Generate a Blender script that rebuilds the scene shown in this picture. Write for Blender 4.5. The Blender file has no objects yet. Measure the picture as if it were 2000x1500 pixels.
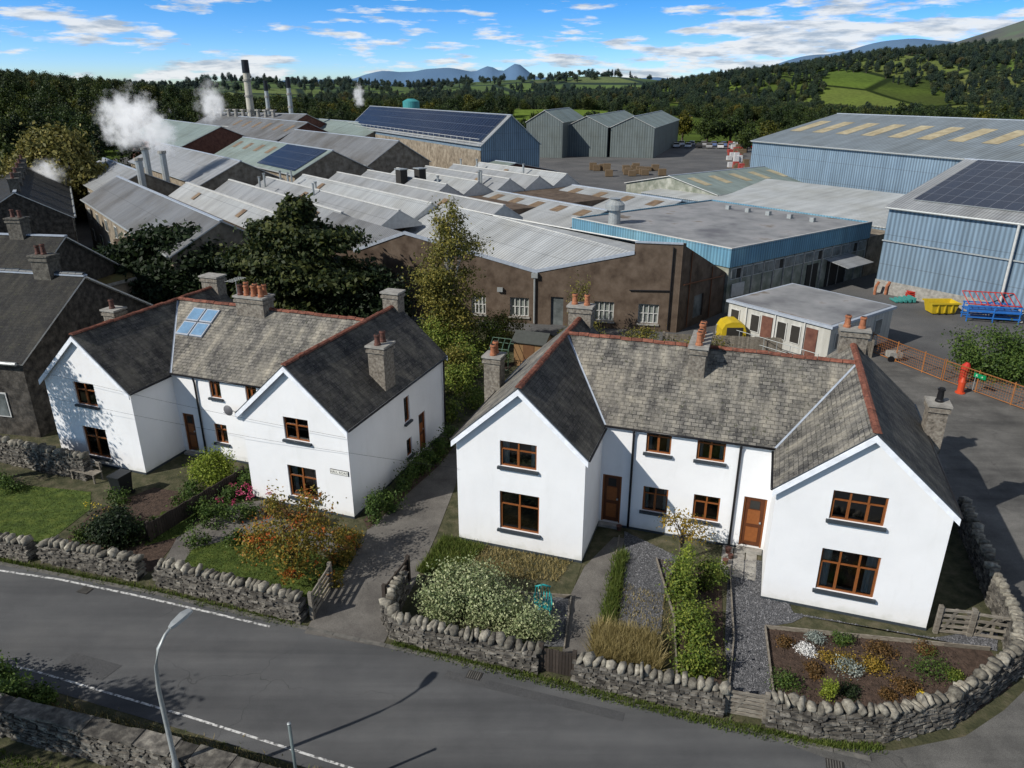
import bpy, bmesh, math, random
import numpy as np
from mathutils import Vector, Matrix
random.seed(7); RNG=np.random.default_rng(11)
scene=bpy.context.scene; COL=scene.collection
R=random.uniform
# ------------------------------------------------------------------ materials
def newmat(name):
    m=bpy.data.materials.new(name); m.use_nodes=True
    nt=m.node_tree; b=nt.nodes["Principled BSDF"]; b.inputs["Specular IOR Level"].default_value=.3
    return m,nt,b
def N(nt,t,**k):
    n=nt.nodes.new(t)
    for a,v in k.items(): setattr(n,a,v)
    return n
def c4(c): return (c[0],c[1],c[2],1)
def ramp(nt,src,stops):
    r=N(nt,"ShaderNodeValToRGB"); e=r.color_ramp.elements
    e[0].position=stops[0][0]; e[0].color=c4(stops[0][1]); e[1].position=stops[-1][0]; e[1].color=c4(stops[-1][1])
    for p_,c_ in stops[1:-1]:
        x=e.new(p_); x.color=c4(c_)
    nt.links.new(src,r.inputs[0]); return r.outputs[0]
def coord(nt,kind,sc=(1,1,1)):
    if kind=='World': o=N(nt,"ShaderNodeNewGeometry").outputs["Position"]
    else: o=N(nt,"ShaderNodeTexCoord").outputs[kind]
    mp=N(nt,"ShaderNodeMapping"); mp.inputs["Scale"].default_value=sc; nt.links.new(o,mp.inputs[0]); return mp.outputs[0]
def noise(nt,vec,scale,detail=5,rough=.6):
    n=N(nt,"ShaderNodeTexNoise"); n.inputs["Scale"].default_value=scale; n.inputs["Detail"].default_value=detail; n.inputs["Roughness"].default_value=rough
    nt.links.new(vec,n.inputs["Vector"]); return n.outputs["Fac"]
def mixc(nt,fac,a,b,mode='MIX'):
    m=N(nt,"ShaderNodeMix",data_type='RGBA',blend_type=mode)
    for s,v in ((m.inputs[0],fac),(m.inputs[6],a),(m.inputs[7],b)):
        if hasattr(v,"node"): nt.links.new(v,s)
        elif isinstance(v,(tuple,list)): s.default_value=c4(v)
        else: s.default_value=v
    return m.outputs[2]
def math_(nt,op,a,b=0.):
    m=N(nt,"ShaderNodeMath",operation=op)
    for i,v in enumerate((a,b)):
        if hasattr(v,"node"): nt.links.new(v,m.inputs[i])
        else: m.inputs[i].default_value=v
    return m.outputs[0]
def bump(nt,b,h,strength=.3,dist=.02):
    n=N(nt,"ShaderNodeBump"); n.inputs["Strength"].default_value=strength; n.inputs["Distance"].default_value=dist
    nt.links.new(h,n.inputs["Height"]); nt.links.new(n.outputs[0],b.inputs["Normal"])
def M(name,stops,scale=3,rough=.85,kind='Object',sc=(1,1,1),bmp=0,bs=None,bd=.02,metal=0,island=0,obr=0,spec=.3,detail=6):
    m,nt,b=newmat(name)
    if not isinstance(stops,list): stops=[(.3,[x*.85 for x in stops]),(.7,[x*1.12 for x in stops])]
    v=coord(nt,kind,sc); f=noise(nt,v,scale,detail); col=ramp(nt,f,stops)
    if island or obr:
        src=N(nt,"ShaderNodeNewGeometry").outputs["Random Per Island"] if island else N(nt,"ShaderNodeObjectInfo").outputs["Random"]
        k=island or obr
        v2=math_(nt,'ADD',math_(nt,'MULTIPLY',src,2*k),1-k)
        h=N(nt,"ShaderNodeHueSaturation"); nt.links.new(v2,h.inputs["Value"]); nt.links.new(col,h.inputs["Color"]); col=h.outputs[0]
    nt.links.new(col,b.inputs["Base Color"]); b.inputs["Roughness"].default_value=rough; b.inputs["Metallic"].default_value=metal
    b.inputs["Specular IOR Level"].default_value=spec
    if bmp: bump(nt,b,noise(nt,v,bs or scale*6,4),bmp,bd)
    return m
def leafmat(name,dark,mid,lite,scale=.8,obr=False,hot=None):
    m,nt,b=newmat(name)
    isl=N(nt,"ShaderNodeNewGeometry").outputs["Random Per Island"]
    ns=noise(nt,coord(nt,'World'),scale,3)
    f=math_(nt,'ADD',math_(nt,'MULTIPLY',isl,.6),math_(nt,'MULTIPLY',ns,.5))
    stops=[(.15,dark),(.5,mid),(.85,lite)]
    col=ramp(nt,f,stops)
    if hot:
        f2=noise(nt,coord(nt,'World'),scale*1.6,2); k=ramp(nt,f2,[(.56,(0,0,0)),(.66,(1,1,1))]); col=mixc(nt,k,col,hot)
    if obr:
        r=N(nt,"ShaderNodeObjectInfo").outputs["Random"]
        tint=ramp(nt,r,[(0,(.6,.75,.6)),(.5,(.95,1,.9)),(.8,(1.25,1.2,.8)),(.95,(1.7,1.4,.6)),(1,(2.4,1.4,.5))])
        col=mixc(nt,1.,col,tint,'MULTIPLY')
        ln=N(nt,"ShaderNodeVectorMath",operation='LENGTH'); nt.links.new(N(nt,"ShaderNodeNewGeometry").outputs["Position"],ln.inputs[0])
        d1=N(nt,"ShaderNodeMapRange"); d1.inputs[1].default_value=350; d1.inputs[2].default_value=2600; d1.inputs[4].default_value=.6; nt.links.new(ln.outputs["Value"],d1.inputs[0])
        col=mixc(nt,d1.outputs[0],col,(.07,.12,.17))  # aerial haze painted into the leaf colour, bluer with distance
    nt.links.new(col,b.inputs["Base Color"]); b.inputs["Roughness"].default_value=.6; b.inputs["Specular IOR Level"].default_value=.25
    tr=N(nt,"ShaderNodeBsdfTranslucent"); nt.links.new(col,tr.inputs[0]); mx=N(nt,"ShaderNodeMixShader"); mx.inputs[0].default_value=.25
    nt.links.new(b.outputs[0],mx.inputs[1]); nt.links.new(tr.outputs[0],mx.inputs[2])
    nt.links.new(mx.outputs[0],nt.nodes["Material Output"].inputs[0])
    return m
def slate(name,c1,c2,patch,w=.27,h=.17):
    m,nt,b=newmat(name); uv=coord(nt,'UV')
    wv=N(nt,"ShaderNodeVectorMath",operation='MULTIPLY_ADD'); nn=N(nt,"ShaderNodeTexNoise"); nn.inputs["Scale"].default_value=2.2; nt.links.new(uv,nn.inputs["Vector"]); nt.links.new(nn.outputs["Color"],wv.inputs[0]); wv.inputs[1].default_value=(.05,.05,0); nt.links.new(uv,wv.inputs[2])
    br=N(nt,"ShaderNodeTexBrick"); br.offset=.5
    for k,v in (("Color1",c4(c1)),("Color2",c4(c2)),("Mortar",(.02,.02,.02,1)),("Scale",1.),("Mortar Size",.011),("Bias",0.),("Brick Width",w),("Row Height",h),("Mortar Smooth",.2)): br.inputs[k].default_value=v
    nt.links.new(wv.outputs[0],br.inputs["Vector"])
    n1=noise(nt,uv,.7,7,.7); k=ramp(nt,n1,[(.42,(0,0,0)),(.62,(1,1,1))]); col=mixc(nt,k,br.outputs["Color"],mixc(nt,.6,br.outputs["Color"],patch))
    n2=noise(nt,coord(nt,'UV',(1.5,.3,1)),1.6,5); col=mixc(nt,1.,col,ramp(nt,n2,[(.3,(.36,.36,.39)),(.5,(.85,.84,.83)),(.7,(1.45,1.4,1.3))]),'MULTIPLY')
    n3=noise(nt,uv,9,3); col=mixc(nt,ramp(nt,n3,[(.58,(0,0,0)),(.7,(.75,.75,.75))]),col,patch)
    n4=noise(nt,uv,5,4); col=mixc(nt,ramp(nt,n4,[(.6,(0,0,0)),(.68,(.75,.75,.75))]),col,(.045,.048,.026))
    nt.links.new(col,b.inputs["Base Color"]); b.inputs["Roughness"].default_value=.75
    hh=math_(nt,'ADD',math_(nt,'MULTIPLY',br.outputs["Fac"],-1.),math_(nt,'MULTIPLY',n3,.5)); bump(nt,b,hh,.8,.02)
    return m
def corr(name,col,pitch=.25,dirt=(.7,1.12),rough=.55,tone=None,amp=.18,metal=0):
    m,nt,b=newmat(name); uv=coord(nt,'UV'); sx=N(nt,"ShaderNodeSeparateXYZ"); nt.links.new(uv,sx.inputs[0])
    s=math_(nt,'SINE',math_(nt,'MULTIPLY',sx.outputs[0],2*math.pi/pitch))
    n1=noise(nt,coord(nt,'UV',(1,.15,1)),.9,6,.65); n2=noise(nt,uv,.15,4)
    base=mixc(nt,1.,col,ramp(nt,n1,[(.3,(dirt[0],)*3),(.7,(dirt[1],)*3)]),'MULTIPLY')
    base=mixc(nt,ramp(nt,n2,[(.45,(0,0,0)),(.65,(1,1,1))]),base,mixc(nt,1.,base,tone or (.82,.8,.76),'MULTIPLY'))
    k=math_(nt,'ADD',math_(nt,'MULTIPLY',s,amp),1-amp)
    h=N(nt,"ShaderNodeHueSaturation"); nt.links.new(k,h.inputs["Value"]); nt.links.new(base,h.inputs["Color"])
    fr=math_(nt,'FRACT',math_(nt,'MULTIPLY',sx.outputs[1],1/2.4)); ln=math_(nt,'LESS_THAN',fr,.02)
    col2=mixc(nt,math_(nt,'MULTIPLY',ln,.45),h.outputs[0],(.05,.05,.05))
    nt.links.new(col2,b.inputs["Base Color"]); b.inputs["Roughness"].default_value=rough; b.inputs["Metallic"].default_value=metal
    bump(nt,b,s,.35,.03); return m
def solar(name):
    m,nt,b=newmat(name); uv=coord(nt,'UV')
    br=N(nt,"ShaderNodeTexBrick"); br.offset=0
    for k,v in (("Color1",(.008,.013,.03,1)),("Color2",(.012,.02,.042,1)),("Mortar",(.11,.12,.14,1)),("Scale",1.),("Mortar Size",.022),("Bias",0.),("Brick Width",1.),("Row Height",1.65)): br.inputs[k].default_value=v
    nt.links.new(uv,br.inputs["Vector"]); nt.links.new(br.outputs[0],b.inputs["Base Color"]); b.inputs["Roughness"].default_value=.2; b.inputs["Specular IOR Level"].default_value=.5
    return m
def whitewall():
    m,nt,b=newmat("white_render_paint"); v=coord(nt,'Object')
    n1=noise(nt,v,.5,6,.6); n2=noise(nt,coord(nt,'Object',(2,2,.5)),1.2,5,.6)
    col=mixc(nt,ramp(nt,n1,[(.38,(0,0,0)),(.68,(1,1,1))]),(.77,.775,.785),(.715,.72,.73))
    col=mixc(nt,ramp(nt,n2,[(.55,(0,0,0)),(.8,(.4,.4,.4))]),col,(.62,.625,.615))
    sz=N(nt,"ShaderNodeSeparateXYZ"); nt.links.new(N(nt,"ShaderNodeNewGeometry").outputs["Position"],sz.inputs[0])
    lo=math_(nt,'ADD',sz.outputs[2],math_(nt,'MULTIPLY',noise(nt,v,3,4),.7)); k=ramp(nt,lo,[(.3,(1,1,1)),(.68,(0,0,0))])
    col=mixc(nt,math_(nt,'MULTIPLY',k,.5),col,(.40,.41,.34))
    nt.links.new(col,b.inputs["Base Color"]); b.inputs["Roughness"].default_value=.9
    bump(nt,b,math_(nt,'ADD',noise(nt,v,45,3),math_(nt,'MULTIPLY',noise(nt,v,2.2,3),3.)),.3,.012); return m
def glassmat():
    m=bpy.data.materials.new("window_glass"); m.use_nodes=True; nt=m.node_tree; nt.nodes.clear()
    o=N(nt,"ShaderNodeOutputMaterial"); t=N(nt,"ShaderNodeBsdfTransparent"); t.inputs[0].default_value=(.7,.75,.75,1); g=N(nt,"ShaderNodeBsdfGlossy"); g.inputs["Roughness"].default_value=.03
    f=N(nt,"ShaderNodeFresnel"); f.inputs[0].default_value=1.6; mx=N(nt,"ShaderNodeMixShader"); k=math_(nt,'ADD',f.outputs[0],.06)
    nt.links.new(k,mx.inputs[0]); nt.links.new(t.outputs[0],mx.inputs[1]); nt.links.new(g.outputs[0],mx.inputs[2]); nt.links.new(mx.outputs[0],o.inputs[0]); return m
MW=whitewall(); GL=glassmat()
WOOD=M("brown_window_wood",(.22,.075,.022),8,.45,bmp=.1)
DOORW=M("door_wood",(.09,.03,.012),6,.4)
SILL=M("dark_slate_sill",(.04,.05,.06),6,.5)
BARGE=M("white_bargeboard",(.78,.81,.86),4,.5)
INT=M("dark_interior",(.03,.028,.025),2,.9)
CURT=M("curtain",(.5,.48,.44),9,.9,sc=(8,8,.3))
SL=slate("slate_roof",(.083,.081,.076),(.195,.186,.168),(.31,.29,.245))
SLSHADE=slate("slate_roof_shaded",(.032,.032,.033),(.085,.081,.077),(.16,.15,.125))  # darker slate copy: shade of the right-hand slopes put into the colour
SLM=slate("old_mossy_slate",(.009,.009,.010),(.024,.024,.023),(.042,.04,.032))
CLAY=M("clay_ridge_tile",[(.3,(.07,.03,.023)),(.5,(.16,.058,.037)),(.7,(.22,.09,.06))],7,.85,island=.3)
POT=M("terracotta_pot",[(.3,(.2,.075,.04)),(.7,(.42,.17,.085))],6,.8)
POTD=M("sooty_pot",[(.3,(.04,.025,.02)),(.7,(.15,.06,.045))],5,.7)
STK=M("roughcast_chimney",[(.3,(.07,.062,.052)),(.5,(.18,.16,.135)),(.7,(.28,.26,.22))],9,.95,bmp=.6,bs=40)
CONC=M("concrete",[(.3,(.18,.17,.155)),(.7,(.35,.34,.31))],4,.9,bmp=.2)
LEAD=M("lead_flashing",(.34,.38,.44),5,.5)
PIPE=M("black_pipe",(.012,.012,.014),5,.35)
STONE=M("dry_stone",[(.3,(.04,.037,.033)),(.5,(.1,.092,.08)),(.7,(.21,.195,.165))],5,.95,island=.55,bmp=.6,bs=30)
CAPS=M("lichen_capstone",[(.3,(.075,.07,.06)),(.5,(.18,.165,.135)),(.7,(.32,.30,.245))],7,.95,island=.45,bmp=.6,bs=25)
DARK=M("dark_gap",(.012,.012,.011),4,1)
OLDW=M("weathered_wood",[(.3,(.10,.085,.068)),(.7,(.26,.235,.195))],5,.85,sc=(1,1,6),island=.25)
TIMB=M("dark_timber",(.04,.031,.025),6,.8,island=.3)
SHEDW=M("shed_timber",(.22,.13,.06),6,.8,sc=(6,6,1))
FELT=M("shed_felt",(.06,.065,.06),5,.95)
def asph(name,a,b_,c,sc=.35,streak=True):
    m,nt,b=newmat(name); v=coord(nt,'World')
    col=ramp(nt,noise(nt,v,sc,6,.65),[(.3,a),(.5,b_),(.72,c)])
    col=mixc(nt,1.,col,ramp(nt,noise(nt,v,60,2),[(.3,(.6,.6,.6)),(.7,(1.4,1.4,1.4))]),'MULTIPLY')
    if streak:
        mp=N(nt,"ShaderNodeMapping"); mp.inputs["Rotation"].default_value=(0,0,.31); mp.inputs["Scale"].default_value=(.06,1.1,1); nt.links.new(v,mp.inputs[0])
        col=mixc(nt,1.,col,ramp(nt,noise(nt,mp.outputs[0],1.,4),[(.3,(.75,.75,.75)),(.7,(1.25,1.24,1.22))]),'MULTIPLY')
        vo=N(nt,"ShaderNodeTexVoronoi",feature='DISTANCE_TO_EDGE'); vo.inputs["Scale"].default_value=.22
        wv=N(nt,"ShaderNodeVectorMath",operation='ADD'); nn=N(nt,"ShaderNodeTexNoise"); nn.inputs["Scale"].default_value=1.2; nt.links.new(v,nn.inputs["Vector"]); nt.links.new(v,wv.inputs[0]); nt.links.new(nn.outputs["Color"],wv.inputs[1])
        nt.links.new(wv.outputs[0],vo.inputs["Vector"]); k=math_(nt,'LESS_THAN',vo.outputs[0],.002); gate=ramp(nt,noise(nt,v,.16,1),[(.52,(0,0,0)),(.58,(.5,.5,.5))])
        col=mixc(nt,math_(nt,'MULTIPLY',k,gate),col,(.03,.03,.03))
    nt.links.new(col,b.inputs["Base Color"]); b.inputs["Roughness"].default_value=.85; bump(nt,b,noise(nt,v,80,2),.3,.01); return m
ASPH=asph("road_asphalt",(.062,.064,.067),(.08,.082,.085),(.10,.101,.102))
ASPH2=asph("old_asphalt",(.06,.059,.057),(.10,.098,.093),(.15,.146,.138),.5)
CPATH=asph("path_tarmac",(.07,.065,.06),(.115,.107,.097),(.16,.15,.135),.9,False)
YARD=asph("yard_concrete",(.06,.06,.062),(.095,.095,.095),(.14,.135,.13),.12,False)
GRAV=M("slate_gravel",[(.3,(.03,.032,.036)),(.5,(.085,.088,.095)),(.7,(.18,.18,.185))],22,.95,'World',bmp=.8,bs=30,bd=.05)
SOIL=M("soil",[(.3,(.03,.02,.015)),(.7,(.09,.06,.045))],6,1,'World',bmp=.8,bs=18,bd=.06)
WEED=M("rough_ground",[(.3,(.025,.03,.013)),(.5,(.06,.06,.03)),(.7,(.11,.095,.06))],2.2,1,'World',bmp=.7,bs=12,bd=.06)
LAWN=M("lawn_grass",[(.3,(.03,.05,.01)),(.5,(.065,.1,.018)),(.7,(.12,.15,.03))],2.5,1,'World',bmp=.8,bs=25,bd=.05)
WHITE=M("road_paint",[(.4,(.1,.1,.1)),(.52,(.5,.5,.49)),(.7,(.66,.66,.64))],9,.7,'World')
KERB=M("kerb_stone",[(.3,(.07,.07,.065)),(.7,(.16,.15,.135))],4,.9,'World')
GALV=M("galvanised_steel",(.34,.36,.36),6,.45,metal=.3)
# ------------------------------------------------------------------ mesh helpers
class MB:
    def __init__(s): s.v=[];s.f=[];s.m=[];s.mats=[]
    def mi(s,m):
        if m not in s.mats: s.mats.append(m)
        return s.mats.index(m)
    def poly(s,pts,m):
        i=len(s.v); s.v+= [tuple(p) for p in pts]; s.f.append(tuple(range(i,i+len(pts)))); s.m.append(s.mi(m))
    def box(s,x0,x1,y0,y1,z0,z1,m,fr=None,jit=0):
        P=[(x,y,z) for z in (z0,z1) for y in (y0,y1) for x in (x0,x1)]
        if jit: P=[(a+R(-jit,jit),b+R(-jit,jit),c+R(-jit,jit)) for a,b,c in P]
        if fr: P=[fr(*q) for q in P]
        i=len(s.v); s.v+=P; k=s.mi(m)
        for q in ((0,2,3,1),(4,5,7,6),(0,1,5,4),(2,6,7,3),(0,4,6,2),(1,3,7,5)): s.f.append(tuple(i+j for j in q)); s.m.append(k)
    def slab(s,pts,t,m,me=None):
        a,b,c=(Vector(pts[0]),Vector(pts[1]),Vector(pts[2])); n=(b-a).cross(c-a).normalized()
        if n.z<0: n=-n; pts=pts[::-1]
        lo=[tuple(Vector(q)-n*t) for q in pts]; s.poly(pts,m); s.poly(lo[::-1],me or m)
        for j in range(len(pts)):
            k=(j+1)%len(pts); s.poly([pts[j],lo[j],lo[k],pts[k]],me or m)
    def tube(s,pts,rad,m,n=8,cap=True):
        pts=[Vector(q) for q in pts]; i0=len(s.v); k=s.mi(m)
        for j,q in enumerate(pts):
            d=(pts[min(j+1,len(pts)-1)]-pts[max(j-1,0)]).normalized()
            u=d.cross(Vector((0,0,1))) if abs(d.z)<.95 else d.cross(Vector((0,1,0)))
            u.normalize(); w=d.cross(u); r=rad[j] if isinstance(rad,(list,tuple)) else rad
            for a in range(n):
                t=2*math.pi*a/n; s.v.append(tuple(q+u*(math.cos(t)*r)+w*(math.sin(t)*r)))
        for j in range(len(pts)-1):
            for a in range(n):
                b=(a+1)%n; s.f.append((i0+j*n+a,i0+j*n+b,i0+(j+1)*n+b,i0+(j+1)*n+a)); s.m.append(k)
        if cap:
            s.f.append(tuple(i0+a for a in range(n))[::-1]); s.m.append(k); s.f.append(tuple(i0+(len(pts)-1)*n+a for a in range(n))); s.m.append(k)
    def obj(s,name,parent=None,smooth=False,uv=True):
        me=bpy.data.meshes.new(name); me.from_pydata(s.v,[],s.f); 
        for m in s.mats: me.materials.append(m)
        me.polygons.foreach_set("material_index",s.m)
        if smooth: me.polygons.foreach_set("use_smooth",[True]*len(s.f))
        if uv:
            L=me.uv_layers.new(name="UVMap").data
            for p in me.polygons:
                n=p.normal
                if abs(n.z)>.999: u=Vector((1,0,0)); 
                else: u=Vector((-n.y,n.x,0)).normalized()
                w=n.cross(u)
                for li in p.loop_indices:
                    c=me.vertices[me.loops[li].vertex_index].co; L[li].uv=(c.dot(u),c.dot(w))
        o=bpy.data.objects.new(name,me); COL.objects.link(o)
        if parent: o.parent=parent
        return o
def empty(name,loc=(0,0,0),rz=0):
    e=bpy.data.objects.new(name,None); e.location=loc; e.rotation_euler=(0,0,rz); COL.objects.link(e); return e
def wall(mb,o,d,n,prof,holes,m,z0=0,depth=.13):
    xs=sorted(set([q[0] for q in prof]+[h[0] for h in holes]+[h[1] for h in holes]))
    def top(s):
        for (a,za),(b,zb) in zip(prof,prof[1:]):
            if a-1e-6<=s<=b+1e-6: return za+(zb-za)*(s-a)/(b-a) if b>a else za
        return prof[-1][1]
    def pt(s,z,dd=0): return (o[0]+d[0]*s-n[0]*dd,o[1]+d[1]*s-n[1]*dd,z)
    flip=(d[0]*n[1]-d[1]*n[0])>0
    def Q(pts): mb.poly(pts[::-1] if flip else pts,m)
    for a,b in zip(xs,xs[1:]):
        hs=sorted([h for h in holes if h[0]<=a+1e-6 and h[1]>=b-1e-6],key=lambda h:h[2]); z=z0
        for h in hs:
            if h[2]>z: Q([pt(a,z),pt(b,z),pt(b,h[2]),pt(a,h[2])])
            z=h[3]
        Q([pt(a,z),pt(b,z),pt(b,top(b)),pt(a,top(a))])
    for h in holes:
        a,b,c,e=h[:4]
        Q([pt(a,c),pt(a,e),pt(a,e,depth),pt(a,c,depth)][::-1]); Q([pt(b,c),pt(b,e),pt(b,e,depth),pt(b,c,depth)])
        Q([pt(a,e),pt(b,e),pt(b,e,depth),pt(a,e,depth)][::-1]); Q([pt(a,c),pt(b,c),pt(b,c,depth),pt(a,c,depth)])
def framefn(o,d,n):
    return lambda s,y,z:(o[0]+d[0]*s+n[0]*y,o[1]+d[1]*s+n[1]*y,z)
def window(mb,fr,h,cols=2,transom=.68,fm=None,sill=True,curt=0,depth=.13):
    fm=fm or WOOD; a,b,c,e=h[:4]; t=.055
    y0,y1=-depth,-depth+.06
    mb.box(a,b,y0,y1,c,c+t,fm,fr); mb.box(a,b,y0,y1,e-t,e,fm,fr)
    xs=[a+t/2]+[a+(b-a)*k/cols for k in range(1,cols)]+[b-t/2]
    for x in xs: mb.box(x-t/2,x+t/2,y0+.003,y1+.006,c+t,e-t,fm,fr)
    if transom:
        zt=c+(e-c)*transom
        for x0,x1 in zip(xs,xs[1:]): mb.box(x0+t/2,x1-t/2,y0+.002,y1-.002,zt-t*.4,zt+t*.4,fm,fr)
        for k,(x0,x1) in enumerate(zip(xs,xs[1:])):
            if k%2==0:
                for (p,q,r_,s_) in ((x0+t/2,x0+t,c+t,zt-t*.4),(x1-t,x1-t/2,c+t,zt-t*.4)): mb.box(p,q,y1-.02,y1+.012,r_,s_,fm,fr)
    g=y0+.02
    mb.poly([fr(a,g,c),fr(b,g,c),fr(b,g,e),fr(a,g,e)],GL)
    mb.poly([fr(a-.3,-.9,c-.3),fr(b+.3,-.9,c-.3),fr(b+.3,-.9,e+.3),fr(a-.3,-.9,e+.3)],INT)
    if curt==1:
        w=(b-a)*.2
        for x0,x1 in ((a,a+w),(b-w,b)):
            n=6
            for k in range(n): xa=x0+(x1-x0)*k/n; xb=x0+(x1-x0)*(k+1)/n; da,db=(-.1,-.14) if k%2 else (-.14,-.1); mb.poly([fr(xa,-depth+da,c),fr(xb,-depth+db,c),fr(xb,-depth+db,e),fr(xa,-depth+da,e)],CURT)
    if curt==2:
        z=c
        while z<e-.1: mb.box(a,b,-depth-.12,-depth-.09,z,z+.035,TIMB,fr); z+=.06
    if curt==3: mb.poly([fr(a,-depth-.1,c),fr(b,-depth-.1,c),fr(b,-depth-.1,c+(e-c)*.45),fr(a,-depth-.1,c+(e-c)*.45)],CURT)
    if sill: mb.box(a-.08,b+.08,-.02,.11,c-.1,c-.003,SILL,fr)
def door(mb,fr,h,depth=.13):
    a,b,c,e=h[:4]; t=.06
    mb.box(a,a+t,-depth,-.05,c,e,WOOD,fr); mb.box(b-t,b,-depth,-.05,c,e,WOOD,fr); mb.box(a+t,b-t,-depth,-.052,e-t,e,WOOD,fr)
    mb.box(a+t,b-t,-depth-.02,-.09,c+.02,e-t,DOORW,fr)
    w=(b-a-2*t)
    for (z0,z1) in ((c+.2,c+.8),(c+.95,e-.55)): mb.box(a+t+w*.18,b-t-w*.18,-.092,-.075,z0,z1,WOOD,fr)
    mb.poly([fr(a+t+w*.25,-.07,e-.5),fr(b-t-w*.25,-.07,e-.5),fr(b-t-w*.25,-.07,e-.16),fr(a+t+w*.25,-.07,e-.16)],INT)
    mb.box(b-t-.12,b-t-.06,-.09,-.04,c+1.0,c+1.06,GALV,fr); mb.box(a-.05,b+.05,-.05,.25,c-.12,c-.004,CONC,fr)
def pots(mb,pl,h=.5,r=.12,m=None):
    for x,y,z in pl:
        k=m or random.choice((POT,POT,POTD)); hh=h*R(.9,1.1)
        mb.tube([(x,y,z),(x,y,z+.06),(x,y,z+.1),(x,y,z+hh*.8),(x,y,z+hh*.83),(x,y,z+hh*.93),(x,y,z+hh*.95),(x,y,z+hh)],[r*1.2,r*1.2,r,r*.85,r*1.1,r*1.1,r*.9,r*.88],k,12)
        mb.tube([(x,y,z+hh),(x,y,z+hh+.004)],[r*.7,r*.7],DARK,12)
def stack(mb,x0,x1,y0,y1,z0,z1,m=STK,cap=CONC):
    mb.box(x0,x1,y0,y1,z0,z1-.3,m); mb.box(x0-.06,x1+.06,y0-.06,y1+.06,z1-.3,z1-.18,m); mb.box(x0-.02,x1+.02,y0-.02,y1+.02,z1-.18,z1-.08,m)
    mb.box(x0-.08,x1+.08,y0-.08,y1+.08,z1-.08,z1,cap)
def ridgeline(mb,p,q,m=CLAY,r=.12):
    p=Vector(p);q=Vector(q);L=(q-p).length;n=max(1,int(L/.42));d=(q-p)/n
    for i in range(n):
        a=p+d*i; b=p+d*(i+.95); j=R(-.015,.015); a=a+Vector((0,0,j)); b=b+Vector((0,0,j+R(-.015,.015)))
        side=Vector((-d.y,d.x,0)).normalized(); pr=[]
        for th in (-80,-45,0,45,80):
            t=math.radians(th); o=side*(math.sin(t)*r*1.1)+Vector((0,0,math.cos(t)*r-.06)); pr.append(o)
        for u,v in zip(pr,pr[1:]): mb.poly([a+u,b+u,b+v,a+v],m)
        mb.poly([a+o for o in pr],m); mb.poly([b+o for o in pr][::-1],m)
# ------------------------------------------------------------------ cottage pair
def gable_block(W_,Rf,x0,x1,y0,y1,ze,zr,slL,slR,verge=.15,eav=.13):
    xm=(x0+x1)/2; k=(zr-ze)/((x1-x0)/2); t=.09
    up=.1
    def sl(xa,xb,m):
        za=zr-abs(xa-xm)*k+up; zb=zr-abs(xb-xm)*k+up
        Rf.slab([(xa,y0-verge,za),(xb,y0-verge,zb),(xb,y1+verge,zb),(xa,y1+verge,za)],t,m,SILL)
    sl(x0-eav,xm,slL); sl(xm,x1+eav,slR)
    ridgeline(Rf,(xm,y0-verge,zr+up+.03),(xm,y1+verge,zr+up+.03))
    for y,s in ((y0-verge,-1),(y1+verge,1)):
        for xa,xb in ((x0-eav,xm),(xm,x1+eav)):
            za=zr-abs(xa-xm)*k+up-.06; zb=zr-abs(xb-xm)*k+up-.06
            ya,yb=sorted((y+s*.045,y-s*.005))
            P=[(xa,ya,za),(xb,ya,zb),(xb,ya,zb-.22),(xa,ya,za-.22)]; Q=[(a,yb,c) for a,b,c in P]
            Rf.poly(P,BARGE); Rf.poly(Q[::-1],BARGE)
            for i in range(4): j=(i+1)%4; Rf.poly([P[i],Q[i],Q[j],P[j]],BARGE)
    for xa,xb in ((x0-eav,xm),(xm,x1+eav)):
        za=zr-abs(xa-xm)*k+up-t-.01; zb=zr-abs(xb-xm)*k+up-t-.01
        Rf.poly([(xa,y0-verge,za),(xb,y0-verge,zb),(xb,y0+.02,zb),(xa,y0+.02,za)],BARGE)
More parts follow.
